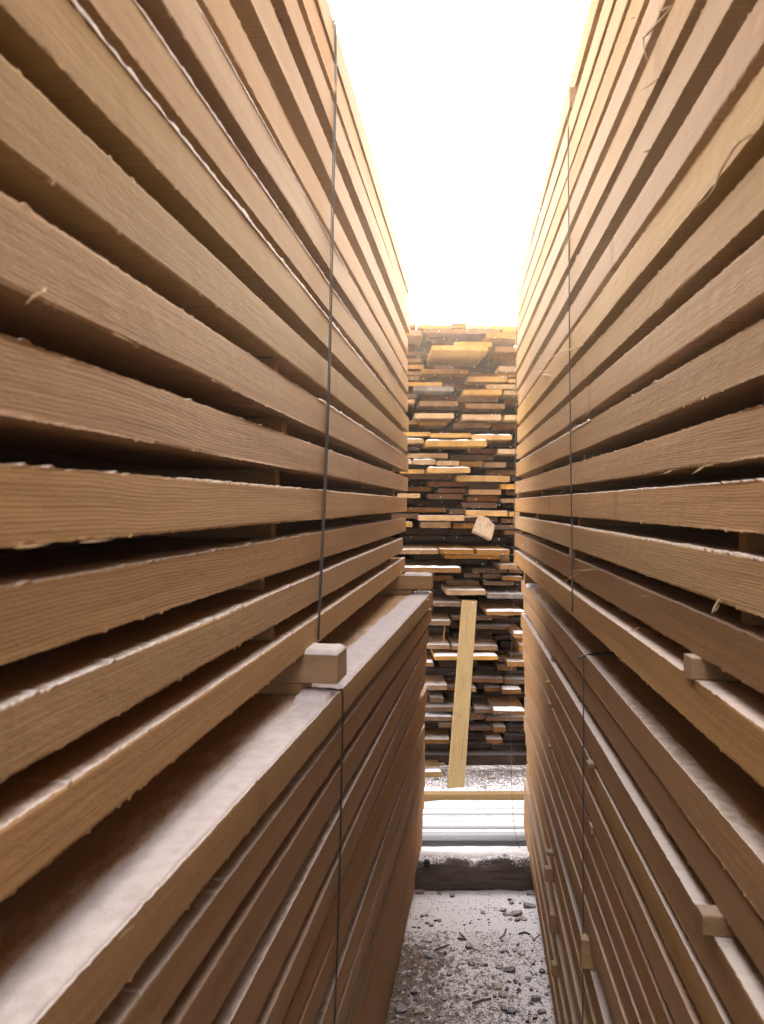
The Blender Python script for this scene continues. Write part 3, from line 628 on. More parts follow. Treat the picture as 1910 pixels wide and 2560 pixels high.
rows(PC, [(480, 800, 120, 166, 2, .14), (470, 780, 182, 238, 4), (1082, 1530, 222, 266, 2, .15, 1), (1035, 1340, 272, 300, 3), (985, 1030, 100, 270, 4, -.04), (1040, 1520, 95, 150, 4, -.03), (300, 475, 130, 220, 3),
 (420, 675, 328, 384, 2, .13), (680, 1155, 282, 326, 3), (1160, 1540, 310, 350, 4), (680, 960, 350, 418, 4), (965, 1380, 388, 430, 3), (950, 1410, 436, 482, 4), (1400, 1540, 476, 530, 2, .15, 1), (400, 660, 420, 462, 4), (1180, 1400, 510, 545, 4), (700, 1160, 490, 542, 4),
 (400, 665, 480, 540, 4, -.04), (400, 670, 606, 656, 2, .10), (680, 1215, 616, 668, 2, .08), (1250, 1420, 578, 630, 4), (1458, 1560, 605, 690, 2, .05), (485, 1220, 736, 782, 1, .12, 1), (1350, 1540, 712, 762, 3), (1222, 1340, 690, 740, 4), (1222, 1310, 760, 800, 3), (370, 480, 808, 856, 2, .10, 1),
 (370, 476, 700, 750, 4), (1322, 1560, 800, 856, 2, .08), (540, 985, 800, 860, 4), (990, 1204, 868, 912, 4), (1210, 1430, 852, 902, 3), (370, 900, 895, 955, 4), (910, 1285, 925, 975, 4), (915, 1280, 990, 1040, 3, .02), (1290, 1540, 1000, 1058, 3), (370, 900, 975, 1040, 4), (1290, 1540, 925, 985, 4),
 (370, 636, 1070, 1124, 2, .09), (640, 905, 1090, 1132, 3), (910, 966, 1098, 1146, 2), (1065, 1255, 1092, 1140, 3), (1265, 1488, 1120, 1166, 3, .08, 1), (975, 1060, 1060, 1110, 4), (370, 490, 1180, 1226, 4), (435, 592, 1212, 1270, 3, .03), (630, 900, 1190, 1242, 4), (1110, 1540, 1170, 1212, 4), (910, 1085, 1200, 1252, 4), (600, 1100, 1255, 1300, 4),
 (370, 905, 1318, 1372, 3, .08), (945, 1165, 1342, 1390, 3, .08), (1162, 1540, 1366, 1406, 3, .22, 1), (370, 700, 1430, 1478, 3, .07, 1), (710, 1060, 1402, 1462, 3, .05), (1075, 1540, 1435, 1480, 3, .02), (370, 530, 1500, 1542, 4), (535, 882, 1508, 1556, 3, .04), (890, 1160, 1548, 1588, 3), (1165, 1310, 1550, 1610, 3, .06), (1320, 1560, 1540, 1600, 4),
 (380, 860, 1560, 1620, 4), (890, 1075, 1500, 1540, 4), (370, 660, 1690, 1740, 3, .08), (665, 1080, 1640, 1700, 4), (1085, 1272, 1690, 1736, 3, .05), (1280, 1560, 1640, 1700, 4), (370, 650, 1752, 1800, 4), (670, 1130, 1735, 1792, 4), (1140, 1580, 1750, 1800, 4)])
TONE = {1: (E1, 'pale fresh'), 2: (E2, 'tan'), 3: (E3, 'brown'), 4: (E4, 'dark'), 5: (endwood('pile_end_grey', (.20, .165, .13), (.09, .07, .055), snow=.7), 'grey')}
YP = 4.22
def end_board(cx, cz, w, h, yf, mat, L=.55, rot=0.0, yaw=0.0):
    """plank running away from the corridor; its sawn end (slightly uneven) faces the viewer"""
    c = min(.0025, h*.12); seed = random.random()*99
    prof = []
    nx = 8
    for k in range(nx+1): prof.append((-w/2+c+(w-2*c)*k/nx, -h/2))
    prof += [(w/2, -h/2+c), (w/2, h/2-c)]
    for k in range(nx+1): prof.append((w/2-c-(w-2*c)*k/nx, h/2))
    prof += [(-w/2, h/2-c), (-w/2, -h/2+c)]
    n = len(prof); V = []; Fc = []
    for (yy, s) in ((0, .975), (.003, 1.0), (.05, 1.0), (.2, 1.0), (L, 1.0)):
        for i, (x, z) in enumerate(prof):
            j = mnoise.noise(Vector((x*30, z*60, seed)))*.0016 + (mnoise.noise(Vector((x*160, z*160, seed+4)))*.0012 if yy < .04 else 0)
            V.append((x*(1-(1-s)*.3), yy + (mnoise.noise(Vector((x*40, z*40, seed+9)))*.002 if yy == 0 else 0), z*s + j))
    for a in range(4):
        for i in range(n): Fc.append((a*n+i, a*n+(i+1) % n, (a+1)*n+(i+1) % n, (a+1)*n+i))
    Fc.append(tuple(range(n))[::-1]); Fc.append(tuple(range(4*n, 5*n)))
    o = mk('pile_board', V, Fc, mat); o.location = (cx, yf, cz+H); o.rotation_euler = (0, rot, yaw)
    return o
def pile_snow(o, w, h, depth=.10, thick=.006):
    V = []; Fc = []; NX = max(8, int(w/.008)); NY = 12; seed = random.random()*50
    for i in range(NX):
        for j in range(NY):
            a, c = i/(NX-1), j/(NY-1); x = -w/2+.002+(w-.004)*a
            ed = max(0, min(1, a*NX*.4, (1-a)*NX*.4, c*5))
            hh = thick*(ed**.5)*(1-c**2)*(1+.8*mnoise.noise(Vector((x*22, c, seed))))
            V.append((x, .002+depth*c*(1+.3*mnoise.noise(Vector((x*12, 2, seed)))), h/2-.001+hh+.0008*mnoise.noise(Vector((x*200, c*20, seed)))))
    for i in range(NX-1):
        for j in range(NY-1): Fc.append((i*NY+j, (i+1)*NY+j, (i+1)*NY+j+1, i*NY+j+1))
    s = mk('snow', V, Fc, SNOW, smooth=True); s.parent = o
UN = ['first', 'second', 'third', 'fourth', 'fifth', 'sixth', 'seventh', 'eighth', 'ninth', 'tenth', 'eleventh', 'twelfth', 'thirteenth', 'fourteenth', 'fifteenth', 'sixteenth', 'seventeenth', 'eighteenth', 'nineteenth']
TE = {2: ('twenty', 'twentieth'), 3: ('thirty', 'thirtieth'), 4: ('forty', 'fortieth'), 5: ('fifty', 'fiftieth'), 6: ('sixty', 'sixtieth'), 7: ('seventy', 'seventieth')}
def rowword(i):
    i += 1
    if i < 20: return UN[i-1]
    return TE[i//10][1] if i % 10 == 0 else TE[i//10][0] + '-' + UN[i % 10-1]
PILE.sort(key=lambda p: (round((p[0][1]+p[1][1])/2/17), p[0][0]))
rowi = -1; lastv = None; seen = {}
for (a, c, t, pr, sn) in PILE:
    vv = round((a[1]+c[1])/2/17)
    if vv != lastv: rowi += 1; lastv = vv; coli = 0
    coli += 1
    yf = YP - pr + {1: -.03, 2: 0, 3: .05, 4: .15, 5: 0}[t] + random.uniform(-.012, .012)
    # above eye level a plank that sticks out shows its underside, below it its top
    x0 = (a[0]-CX)/F*yf; x1 = (c[0]-CX)/F*yf; zt = (CY-a[1])/F*yf; zb = (CY-c[1])/F*yf
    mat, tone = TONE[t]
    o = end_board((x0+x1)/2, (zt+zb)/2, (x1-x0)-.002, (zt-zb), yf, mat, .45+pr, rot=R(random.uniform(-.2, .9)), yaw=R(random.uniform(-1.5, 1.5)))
    wd = 'wide' if x1-x0 > .24 else ('narrow' if x1-x0 < .12 else 'medium')
    pos = ['leftmost', 'second from left', 'third from left', 'fourth from left', 'fifth from left', 'sixth from left', 'seventh from left', 'eighth from left', 'ninth from left'][min(coli-1, 8)]
    lab = "%s %s board end, %s in the back pile's %s row" % (wd, tone, pos, rowword(rowi))
    tag(o, lab, 'board', 'sawn boards in the back pile')
    if sn: pile_snow(o, (x1-x0)-.004, (zt-zb), .10, .007)
# filler planks added behind the sawn ends to block sky light in slots
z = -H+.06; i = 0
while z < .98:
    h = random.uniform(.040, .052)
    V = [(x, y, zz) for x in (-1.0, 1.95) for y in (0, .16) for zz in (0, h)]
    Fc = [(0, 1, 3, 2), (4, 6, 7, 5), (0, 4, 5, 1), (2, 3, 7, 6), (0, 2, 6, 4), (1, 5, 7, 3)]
    o = mk('filler_plank', V, Fc, E4); o.location = (0, YP+.42+random.uniform(-.03, .03), z+H); z += h+.0003
    tag(o, 'added filler plank blocking light through the back pile', 'plank', 'added filler planks inside the back pile'); i += 1
# the pile goes on to both sides behind the stacks (nothing of it shows here): one mass of board ends
FV, FF, FM = [], [], []
z = -H+.06
while z < 1.0:
    h = random.uniform(.026, .036)
    for (xa, xb) in ((-.95, .08), (.90, 1.9)):
        x = xa+random.uniform(0, .12)
        while x < xb-.1:
            w_ = min(random.uniform(.22, .36), xb-x); yf = YP+random.uniform(-.08, .08); n = len(FV)
            FV += [(a, c_, e+H) for a in (x, x+w_-.004) for c_ in (yf, yf+.4) for e in (z, z+h)]
            FF += [tuple(n+k for k in f) for f in ((0, 1, 3, 2), (4, 6, 7, 5), (0, 4, 5, 1), (2, 3, 7, 6), (0, 2, 6, 4), (1, 5, 7, 3))]; FM += [random.choice([0, 1, 1, 2, 2, 3])]*6
            x += w_+random.uniform(.004, .03)
    z += h+random.uniform(.010, .022)
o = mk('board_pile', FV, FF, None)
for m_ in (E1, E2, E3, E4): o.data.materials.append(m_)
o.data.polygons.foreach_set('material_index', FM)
tag(o, 'board ends continuing the back pile sideways behind both stacks', 'boards', kind='stuff')
# big dark bottom beam of the pile
V = [(x, y, zz) for x in (-1.0, 1.95) for y in (0, .3) for zz in (0, .058)]
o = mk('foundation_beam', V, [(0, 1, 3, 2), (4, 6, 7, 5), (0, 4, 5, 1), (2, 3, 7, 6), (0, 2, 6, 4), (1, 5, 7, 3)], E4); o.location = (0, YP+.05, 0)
tag(o, 'dark beam under the back pile', 'beam')

# plank leaning against the pile
pb0, pb1 = onground(1120, 1972), onground(1161, 1970); top = YP-.17
pt0, pt1 = at(1157, 1500, top), at(1193, 1502, top)
WP = wood('leaning_plank_wood', (.50, .385, .22), (.36, .25, .125), snow=0, stain=.3, rings=.6, saw=.4)
def plank4(name, p0, p1, q1, q0, th, mat, n=40):
    """plank from edge p0-p1 (bottom) to q0-q1 (top), thickness th away from the viewer"""
    nrm = (p1-p0).cross(q0-p0).normalized()
    if nrm.y < 0: nrm = -nrm
    ax = ((q0+q1)/2-(p0+p1)/2).normalized(); xx = (p1-p0).normalized(); zz = xx.cross(ax).normalized(); xx = ax.cross(zz)
    M = Matrix((xx, ax, zz)).transposed().to_4x4(); M.translation = (p0+p1)/2; Mi = M.inverted()
    V = []; Fc = []
    for i in range(n+1):
        t = i/n; a = p0.lerp(q0, t); b = p1.lerp(q1, t)
        j = .0015*mnoise.noise(Vector((t*30, 1, 1))); j2 = .0015*mnoise.noise(Vector((t*30, 5, 1)))
        for p in (a+nrm*.002, a+xx*(.002+j), b-xx*(.002+j2), b+nrm*.002, b+nrm*th, a+nrm*th): V.append(Mi @ p)
    for i in range(n):
        for k in range(6): Fc.append((i*6+k, i*6+(k+1) % 6, (i+1)*6+(k+1) % 6, (i+1)*6+k))
    Fc += [tuple(range(6))[::-1], tuple(range(n*6, n*6+6))]
    o = mk(name, V, Fc, mat)
    bm = bmesh.new(); bm.from_mesh(o.data); bmesh.ops.recalc_face_normals(bm, faces=bm.faces); bm.to_mesh(o.data); bm.free()
    o.matrix_world = M; return o
lp = plank4('leaning_plank', pb0, pb1, pt1, pt0, .026, WP)
tag(lp, 'long yellow plank with cracks leaning upright against the back pile', 'plank')
CRACK = plain('crack_dark', (.13, .08, .05), .9, 0, 60, .3)
Ml = lp.matrix_world.copy()
def crack(pts, r):
    P = []
    for (x, y) in pts:
        u, v = PC(x, y) if y < 2300 else (0, 0)
        # intersect the view ray with the plank's front
        d = Vector(((u-CX)/F, 1, (CY-v)/F)); nn = Ml.to_3x3() @ Vector((0, 0, 1)); p0 = pb0 - Vector((0, 0, H))
        t = (pb0-Vector((0, 0, H))).dot(nn)/d.dot(nn); P.append(Vector((0, 0, H)) + d*(t-.0006))
    P = smoothpath(P, 3); n = len(P)
    P = [p+Vector((random.uniform(-.0012, .0012), 0, random.uniform(-.001, .001))) for p in P]
    V, Fc = tube(P, r*.75, 4, [.15+.5*math.sin(math.pi*i/(n-1))+.8*random.random()*random.random() for i in range(n)])
    o = mk('crack', V, Fc, CRACK); o.parent = lp; o.matrix_parent_inverse = Ml.inverted()
crack([(815, 130), (850, 250), (865, 330), (850, 450), (860, 600), (850, 700)], .0010)
crack([(930, 640), (915, 800), (905, 920), (885, 1080), (865, 1200), (858, 1330), (855, 1450)], .0014)
crack([(720, 1355), (765, 1430), (800, 1400), (830, 1350), (860, 1290)], .0012)
crack([(760, 940), (810, 980), (820, 1100), (855, 1180), (850, 1260)], .0009)
crack([(850, 1450), (830, 1600), (812, 1760), (800, 1900), (780, 2100)], .0014)
crack([(900, 560), (895, 620), (915, 690)], .0008)
crack([(845, 110), (880, 180), (905, 240), (890, 270)], .0007)

# broken block stuck in the pile
BLK, nt_b, bs_b = newmat('splintered_block'); nb_ = NB(nt_b); tcb = nb_.n('ShaderNodeTexCoord').outputs['Object']
wv_ = nb_.wave(nb_.mapv(tcb, (1, .2, .28)), 42, 5, 3, 2.2, 'X', 'SAW'); ns_ = nb_.noise(nb_.mapv(tcb, (60, 20, 25)), 1.0, 4, .7)
nb_.l(nb_.mix(nb_.math('MULTIPLY', nb_.math('ADD', nb_.ramp(wv_, .4, 1), nb_.ramp(ns_, .5, .65)), .55, clamp=True), (.46, .34, .22), (.15, .085, .045)), bs_b.inputs['Base Color']); bs_b.inputs['Roughness'].default_value = .85
bpb = nb_.n('ShaderNodeBump'); bpb.inputs['Strength'].default_value = .9; bpb.inputs['Distance'].default_value = .003; nb_.l(wv_, bpb.inputs['Height']); nb_.l(bpb.outputs[0], bs_b.inputs['Normal'])
bp_ = [PB(1000, 738), PB(1060, 742), PB(1110, 760), PB(1135, 800), PB(1182, 838), PB(1165, 920), PB(1142, 1000), PB(1040, 950), PB(940, 905)]
Yb = YP-.16
V = [at(u, v, Yb) for (u, v) in bp_] + [at(u, v, Yb)+Vector((-.004, .07, -.012)) for (u, v) in bp_]
c0 = sum(V, Vector())/len(V); V = [v-c0 for v in V]
o = mk('broken_block', V, [tuple(range(9))[::-1], tuple(range(9, 18))] + [(i_, (i_+1) % 9, (i_+1) % 9+9, i_+9) for i_ in range(9)], BLK); o.location = c0
tag(o, 'pale splintered block hanging askew out of the back pile', 'wood block')
wp = [at(*PB(840, 745), YP-.05), at(*PB(930, 742), YP-.10), at(*PB(1010, 735), YP-.155), at(*PB(1060, 745), YP-.16)]
V, Fc = tube(smoothpath(wp, 4), .003, 5); o2 = mk('fibre_strip', V, Fc, CHIP); o2.parent = o; o2.matrix_parent_inverse = Matrix.Translation(c0).inverted()
# a loose splinter dangling in front of the pile
V, Fc = tube([at(*PC(605, 385), YP-.16), at(*PC(597, 480), YP-.16), at(*PC(588, 565), YP-.155)], .006, 4, [.3, .8, 1.0]); o = mk('wood_shard', V, Fc, E2)
tag(o, 'pointed wood shard hanging from a board of the back pile', 'shard')

# ------------------------------------------------------------------ ground
gx = sorted(set(list(np.round(np.arange(-.55, 1.25, .016), 4)) + [-200, -80, -30, -12, -5, -2.5, -1.4, -.9, 1.6, 2.4, 4, 8, 20, 60, 200]))
gy = sorted(set(list(np.round(np.arange(1.6, 4.5, .016), 4)) + [-200, -60, -20, -6, -2, -.5, .5, 1.1, 5, 6, 9, 20, 60, 250]))
def gh(x, y):
    if not (-.6 < x < 1.3 and 1.5 < y < 4.55): return 0.0
    h = .006*mnoise.noise(Vector((x*5, y*5, 1))) + .004*mnoise.noise(Vector((x*18, y*18, 3))) + .0025*mnoise.noise(Vector((x*60, y*60, 5)))
    h += .012*math.exp(-((y-3.02)/.09)**2)*(1+.4*mnoise.noise(Vector((x*9, 2, 2))))      # drift behind the log
    h += .008*math.exp(-((y-2.74)/.07)**2)*mnoise.noise(Vector((x*14, 1, 4)))
    return h
V = [(x, y, gh(x, y)) for x in gx for y in gy]; ny = len(gy)
Fc = [(i*ny+j, (i+1)*ny+j, (i+1)*ny+j+1, i*ny+j+1) for i in range(len(gx)-1) for j in range(ny-1)]
g = mk('ground', V, Fc, groundmat(), smooth=True); tag(g, 'snow-dusted gravel ground between the stacks', 'ground', kind='structure')

# old log lying across
def rough_cyl(x0, x1, cy, cz, r, mat, name, nseg=120, ns=28, amp=.006, sag=.0):
    V = []; Fc = []
    for i in range(nseg+1):
        x = x0+(x1-x0)*i/nseg
        for k in range(ns):
            t = 2*math.pi*k/ns; rr = r*(1+.06*mnoise.noise(Vector((x*3, math.cos(t), math.sin(t))))) + amp*mnoise.noise(Vector((x*11, 2.5*math.cos(t), 2.5*math.sin(t)))) + amp*.4*mnoise.noise(Vector((x*40, 9*math.cos(t), 9*math.sin(t))))
            V.append((x-(x0+x1)/2, rr*math.cos(t), rr*math.sin(t)+sag*mnoise.noise(Vector((x*1.5, 0, 7)))))
    for i in range(nseg):
        for k in range(ns): Fc.append((i*ns+k, i*ns+(k+1) % ns, (i+1)*ns+(k+1) % ns, (i+1)*ns+k))
    Fc += [tuple(range(ns)), tuple(range(nseg*ns, nseg*ns+ns))[::-1]]
    o = mk(name, V, Fc, mat, smooth=True)
    bm = bmesh.new(); bm.from_mesh(o.data); bmesh.ops.recalc_face_normals(bm, faces=bm.faces); bm.to_mesh(o.data); bm.free()
    o.location = ((x0+x1)/2, cy, cz); return o
def logmat():
    m, nt, bs = newmat('dark_wet_log'); b = NB(nt); tc = b.n('ShaderNodeTexCoord').outputs['Object']
    n = b.noise(b.mapv(tc, (6, 60, 60)), 1, 4, .65); n2 = b.noise(tc, 14, 3, .6); gr = b.noise(tc, 230, 2, .6)
    col = b.mix(b.ramp(n, .35, .65), (.028, .019, .015), (.075, .05, .035))
    geo = b.n('ShaderNodeNewGeometry'); s = b.n('ShaderNodeSeparateXYZ'); b.l(geo.outputs['Normal'], s.inputs[0])
    f = b.math('ADD', s.outputs[2], b.math('ADD', b.math('MULTIPLY', b.math('SUBTRACT', n2, .5), .7), b.math('MULTIPLY', b.math('SUBTRACT', gr, .5), .9)))
    col = b.mix(b.ramp(f, .80, 1.10), col, SNOWC)
    b.l(col, bs.inputs['Base Color']); bs.inputs['Roughness'].default_value = .8
    bp = b.n('ShaderNodeBump'); bp.inputs['Strength'].default_value = .9; bp.inputs['Distance'].default_value = .004
    b.l(n, bp.inputs['Height']); b.l(bp.outputs[0], bs.inputs['Normal']); return m
LM = logmat()
lg = rough_cyl(-.75, 1.35, 2.925, .052, .066, LM, 'old_log', 200, 40, .008, .006); tag(lg, 'dark old log lying across the end of the passage, snow on its back', 'log')
kp = at(1068, 2160, 2.87)
V, Fc = tube([kp+Vector((0, .03, -.012)), kp+Vector((0, 0, .0)), kp+Vector((-.002, -.012, .006))], .011, 12, [1.5, 1.05, .95]); kn = mk('knot_stub', V, Fc, plain('knot_dark', (.02, .016, .02), .9), smooth=False)
kn.parent = lg; kn.matrix_parent_inverse = Matrix.Translation(lg.location).inverted()
# snow drift over and behind the log
def drift(x0, x1, y0, y1, hf, label, nx=170, nyy=40, name='snow_drift'):
    V = []; Fc = []
    for i in range(nx+1):
        for j in range(nyy+1):
            x = x0+(x1-x0)*i/nx; y = y0+(y1-y0)*j/nyy; V.append((x, y, hf(x, y, j/nyy)))
    for i in range(nx):
        for j in range(nyy): Fc.append((i*(nyy+1)+j, (i+1)*(nyy+1)+j, (i+1)*(nyy+1)+j+1, i*(nyy+1)+j+1))
    o = mk(name, V, Fc, SNOW, smooth=True); tag(o, label, 'snow', kind='stuff')
def hlog(x, y, t):
    edge = .010*mnoise.noise(Vector((x*7, 1, 9))) + .006*mnoise.noise(Vector((x*25, 4, 9)))
    zl = .052 + math.sqrt(max(0, .068**2-(y-2.925)**2)) if abs(y-2.925) < .068 else .0
    top = max(zl+.004, .100 - max(0, y-2.95)*.28) + .003*mnoise.noise(Vector((x*20, y*20, 2)))
    f = max(0, min(1, (y-2.905-edge)/.02)); f = f*f*(3-2*f)
    b = max(0, min(1, (3.20-y)/.03))
    return (zl-.030)*(1-f) + top*f - (1-b)*.06
drift(-.55, 1.2, 2.88, 3.22, hlog, 'soft snow bank lying over and behind the dark log')

# grey metal pipes with snow between them
PIPE = plain('galvanised_pipe', (.50, .53, .56), .45, .35, 30, .15, .15)
for q, (y, zc_, r) in enumerate(((3.215, .060, .017), (3.26, .078, .010), (3.335, .062, .016), (3.41, .074, .009), (3.475, .074, .008))):
    V, Fc = tube([(x-.3, 0, 0) for x in np.linspace(-.7, 1.4, 12)], r, 20); o = mk('steel_pipe', V, Fc, PIPE, smooth=True); o.location = (.3, y, zc_)
    tag(o, ['frontmost thick grey pipe, lowest of the snowed bundle', 'thin grey pipe just behind the frontmost one', 'thick grey pipe in the middle of the snowed bundle',
            'thin pipe barely showing through the snow', 'rearmost thin pipe, almost buried in snow'][q], 'pipe')
def hp(x, y, t):
    h = .070 + .008*math.sin((y-3.225)*2*math.pi/.072) + .002*mnoise.noise(Vector((x*30, y*60, 2))) + .0015*mnoise.noise(Vector((x*120, y*90, 2)))
    if y < 3.232: h -= (3.232-y)*2.2
    if y > 3.54: h += .008*math.exp(-((y-3.6)/.03)**2)*(1 if x > .28 else max(0, 1-(.28-x)*12)) - (y-3.54)*.36
    return h
drift(-.6, 1.25, 3.222, 3.64, hp, 'snow lying in the grooves between the grey pipes', 240, 90)
# timber lying across behind the pipes
V = [(x, y, z_) for x in (-.8, 1.4) for y in (0, .05) for z_ in (0, .044)]
bmw = wood('cross_beam_wood', (.46, .33, .16), (.33, .21, .09), snow=0, stain=.3, rings=.5)
o = mk('squared_beam', [(a[1]-.0, -(a[0]-.3), a[2]) for a in V], [(0, 1, 3, 2), (4, 6, 7, 5), (0, 4, 5, 1), (2, 3, 7, 6), (0, 2, 6, 4), (1, 5, 7, 3)], bmw)
bm = bmesh.new(); bm.from_mesh(o.data); bmesh.ops.recalc_face_normals(bm, faces=bm.faces)
bmesh.ops.bevel(bm, geom=bm.edges[:], offset=.003, segments=2, affect='EDGES'); bm.to_mesh(o.data); bm.free()
o.location = (.3, 3.66, .024); o.rotation_euler = (0, 0, R(90)+R(.4))
tag(o, 'squared yellow timber lying across the snow behind the pipes', 'timber')
drift(-.6, 1.25, 3.66, 3.9, lambda x, y, t: .052*(1-t)**1.1 + .003 + .002*mnoise.noise(Vector((x*14, y*14, 8))) - .008*t, 'snow bank behind the squared timber', 120, 30)
# stick and small block
a, c = onground(1180, 1990, .03), onground(1258, 1985, .03)
V, Fc = tube([a, a.lerp(c, .5)+Vector((0, 0, .002)), c], .008, 4); o = mk('thin_stick', V, Fc, E1); tag(o, 'thin pale stick half buried in snow before the leaning plank', 'stick')
V, Fc = tube(smoothpath([onground(1203, 1969, .004), onground(1214, 1964, .008), onground(1230, 1963, .006)], 4), .0022, 5); o = mk('twig', V, Fc, CHIP); tag(o, 'small bent twig on the snow right of the leaning plank', 'twig')
bb0 = end_board(0, 0, .13, .028, 0, E1, .05); p = onground(1080, 1944); bb0.location = (p.x-.01, p.y, .017); bb0.rotation_euler = (0, 0, R(3)); bb0.name = 'offcut_block'
tag(bb0, 'short pale offcut lying on the snow left of the leaning plank', 'offcut'); pile_snow(bb0, .125, .028, .048, .005)

# ------------------------------------------------------------------ stones
def stonemat(name, col):
    m, nt, bs = newmat(name); b = NB(nt); o, v, r = coords(b)
    n = b.noise(v, 110, 4, .65); n2 = b.noise(v, 420, 2, .6)
    c = b.mix(b.ramp(n, .3, .7), col, tuple(x*.5 for x in col))
    hs = b.n('ShaderNodeHueSaturation'); b.l(c, hs.inputs['Color']); b.l(b.ramp(r, 0, 1, .7, 1.25, False), hs.inputs['Value']); c = hs.outputs[0]
    geo = b.n('ShaderNodeNewGeometry'); s_ = b.n('ShaderNodeSeparateXYZ'); b.l(geo.outputs['Normal'], s_.inputs[0])
    f = b.math('ADD', s_.outputs[2], b.math('MULTIPLY', b.math('SUBTRACT', n2, .5), 1.6))
    c = b.mix(b.math('MULTIPLY', b.ramp(f, .85, 1.15), .75), c, SNOWC)
    b.l(c, bs.inputs['Base Color']); bs.inputs['Roughness'].default_value = .85; bs.inputs['Specular IOR Level'].default_value = .2
    bp = b.n('ShaderNodeBump'); bp.inputs['Strength'].default_value = .8; bp.inputs['Distance'].default_value = .002
    b.l(n, bp.inputs['Height']); b.l(bp.outputs[0], bs.inputs['Normal']); return m
STM = [stonemat('stone_dark', (.06, .05, .052)), stonemat('stone_tan', (.30, .215, .14)), stonemat('stone_grey', (.14, .12, .115)), stonemat('stone_red', (.19, .11, .085))]
def stone_mesh(r, seed, flat=.6, el=1.3, sub=2):
    bm = bmesh.new(); bmesh.ops.create_icosphere(bm, subdivisions=sub, radius=1)
    for v in bm.verts:
        d = v.co.normalized(); f = 1 + .55*mnoise.noise(d*1.3+Vector((seed, 0, 0))) + .25*mnoise.noise(d*3.1+Vector((0, seed, 0)))
        q = d*f; q = Vector((max(-.75, min(.8, q.x+.25*q.z))*el, max(-.7, min(.75, q.y)), max(-.8, min(.6, q.z+.2*q.x))*flat)); v.co = q*r
    me = bpy.data.meshes.new('stone'); bm.to_mesh(me); bm.free(); return me
c9 = lambda x, y: (940+x*.2906, 2200+y*.2906)
STONES = [(375, 100, 38, 1, 'pale snow-capped stone at the left end of the log'), (655, 130, 24, 0, 'black stone half under the log'), (1088, 252, 26, 2, 'grey-brown stone in the upper right of the snow'),
 (1198, 285, 40, 3, 'oblong reddish stone on the right'), (1122, 293, 20, 2, 'grey stone left of the oblong reddish one'), (1253, 325, 27, 1, 'round tan stone below the oblong reddish one'), (1212, 343, 22, 0, 'dark stone touching the round tan one'),
 (1155, 335, 18, 1, 'small tan stone above a dark stone'), (452, 655, 42, 2, 'large double stone on the left of the gravel'), (800, 575, 34, 2, 'pointed grey slate-like stone in the middle'), (820, 725, 32, 0, 'dark upright stone near the middle'),
 (938, 730, 26, 0, 'dark round stone right of the middle'), (1058, 745, 30, 3, 'brown stone on the right of the middle'), (1253, 622, 33, 1, 'round yellowish stone on the right'), (635, 806, 26, 3, 'brown oval stone left of the middle'),
 (1310, 858, 26, 2, 'grey cube-like stone on the right'), (1375, 1030, 38, 2, 'two-toned stone low on the right'), (1427, 1140, 36, 3, 'dark angular stone near the right stack'), (325, 950, 34, 0, 'black stone on the left'),
 (215, 1115, 44, 2, 'broad grey stone near the left stack'), (365, 1115, 46, 1, 'flat tan stone beside the broad grey stone'), (430, 1165, 24, 2, 'small grey stone low on the left'), (1160, 1120, 42, 0, 'black jagged lump at the bottom of the passage'),
 (1100, 1100, 34, 0, 'black lump left of the jagged one'), (1430, 788, 28, 0, 'dark flat stone against the right stack'), (1140, 775, 36, 0, 'long dark stone lying right of the middle'), (1085, 610, 20, 0, 'small black stone above the yellowish one'),
 (1195, 602, 18, 0, 'small dark stone beside the yellowish one'), (1220, 545, 16, 1, 'small tan stone high on the right'), (545, 350, 18, 2, 'small brown stone high on the left'), (395, 310, 18, 0, 'dark pebble high on the left'), (435, 305, 18, 2, 'grey pebble high on the left'),
 (440, 370, 20, 1, 'tan upright pebble high on the left'), (478, 390, 20, 2, 'grey round pebble high on the left'), (920, 275, 22, 1, 'flat tan pebble in the clean snow'), (1165, 190, 24, 1, 'flat tan pebble near the log'), (1150, 163, 18, 0, 'dark flake near the log'),
 (1240, 195, 14, 2, 'little grey stone near the log'), (1320, 215, 34, 2, 'long thin stone near the right stack'), (1315, 112, 22, 1, 'tan stone against the log on the right'), (540, 105, 20, 1, 'tan stone against the log on the left'),
 (1045, 928, 40, 1, 'curved tan bark piece low in the middle'), (1090, 990, 40, 1, 'tan bark lump low in the middle'), (880, 725, 16, 1, 'tan pebble beside the dark upright stone')]
for q, (x, y, s, m_, lab) in enumerate(STONES):
    u, v = c9(x, y+s*.35); p = onground(u, v); r = s*.2906*p.y/F*1.05
    me = stone_mesh(r, q*3.7, random.uniform(.5, .8), random.uniform(1.0, 1.35) if 'long' not in lab and 'oblong' not in lab else 1.9); me.materials.append(STM[m_])
    o = bpy.data.objects.new('stone', me); COL.objects.link(o); o.location = (p.x, p.y, gh(p.x, p.y)+r*.25); o.rotation_euler = (random.uniform(-.3, .3), random.uniform(-.3, .3), random.uniform(-.5, .5))
    tag(o, lab, 'stone', 'stones in the snow')
# middling pebbles one could count
for q in range(150):
    u = random.uniform(985, 1385); v = 2275 + 285*random.random()**.8; p = onground(u, v); r = random.uniform(.0035, .0085)
    me = stone_mesh(r, 200+q*1.3, random.uniform(.5, .9), random.uniform(1, 1.6), 1); me.materials.append(STM[random.choice([0, 0, 1, 2, 3, 2])])
    o = bpy.data.objects.new('pebble', me); COL.objects.link(o); o.location = (p.x, p.y, gh(p.x, p.y)+r*.2); o.rotation_euler = (random.uniform(-.5, .5), random.uniform(-.5, .5), random.uniform(0, 6))
    tag(o, 'small pebble sunk in the thin snow of the passage', 'pebble', 'small pebbles in the passage')
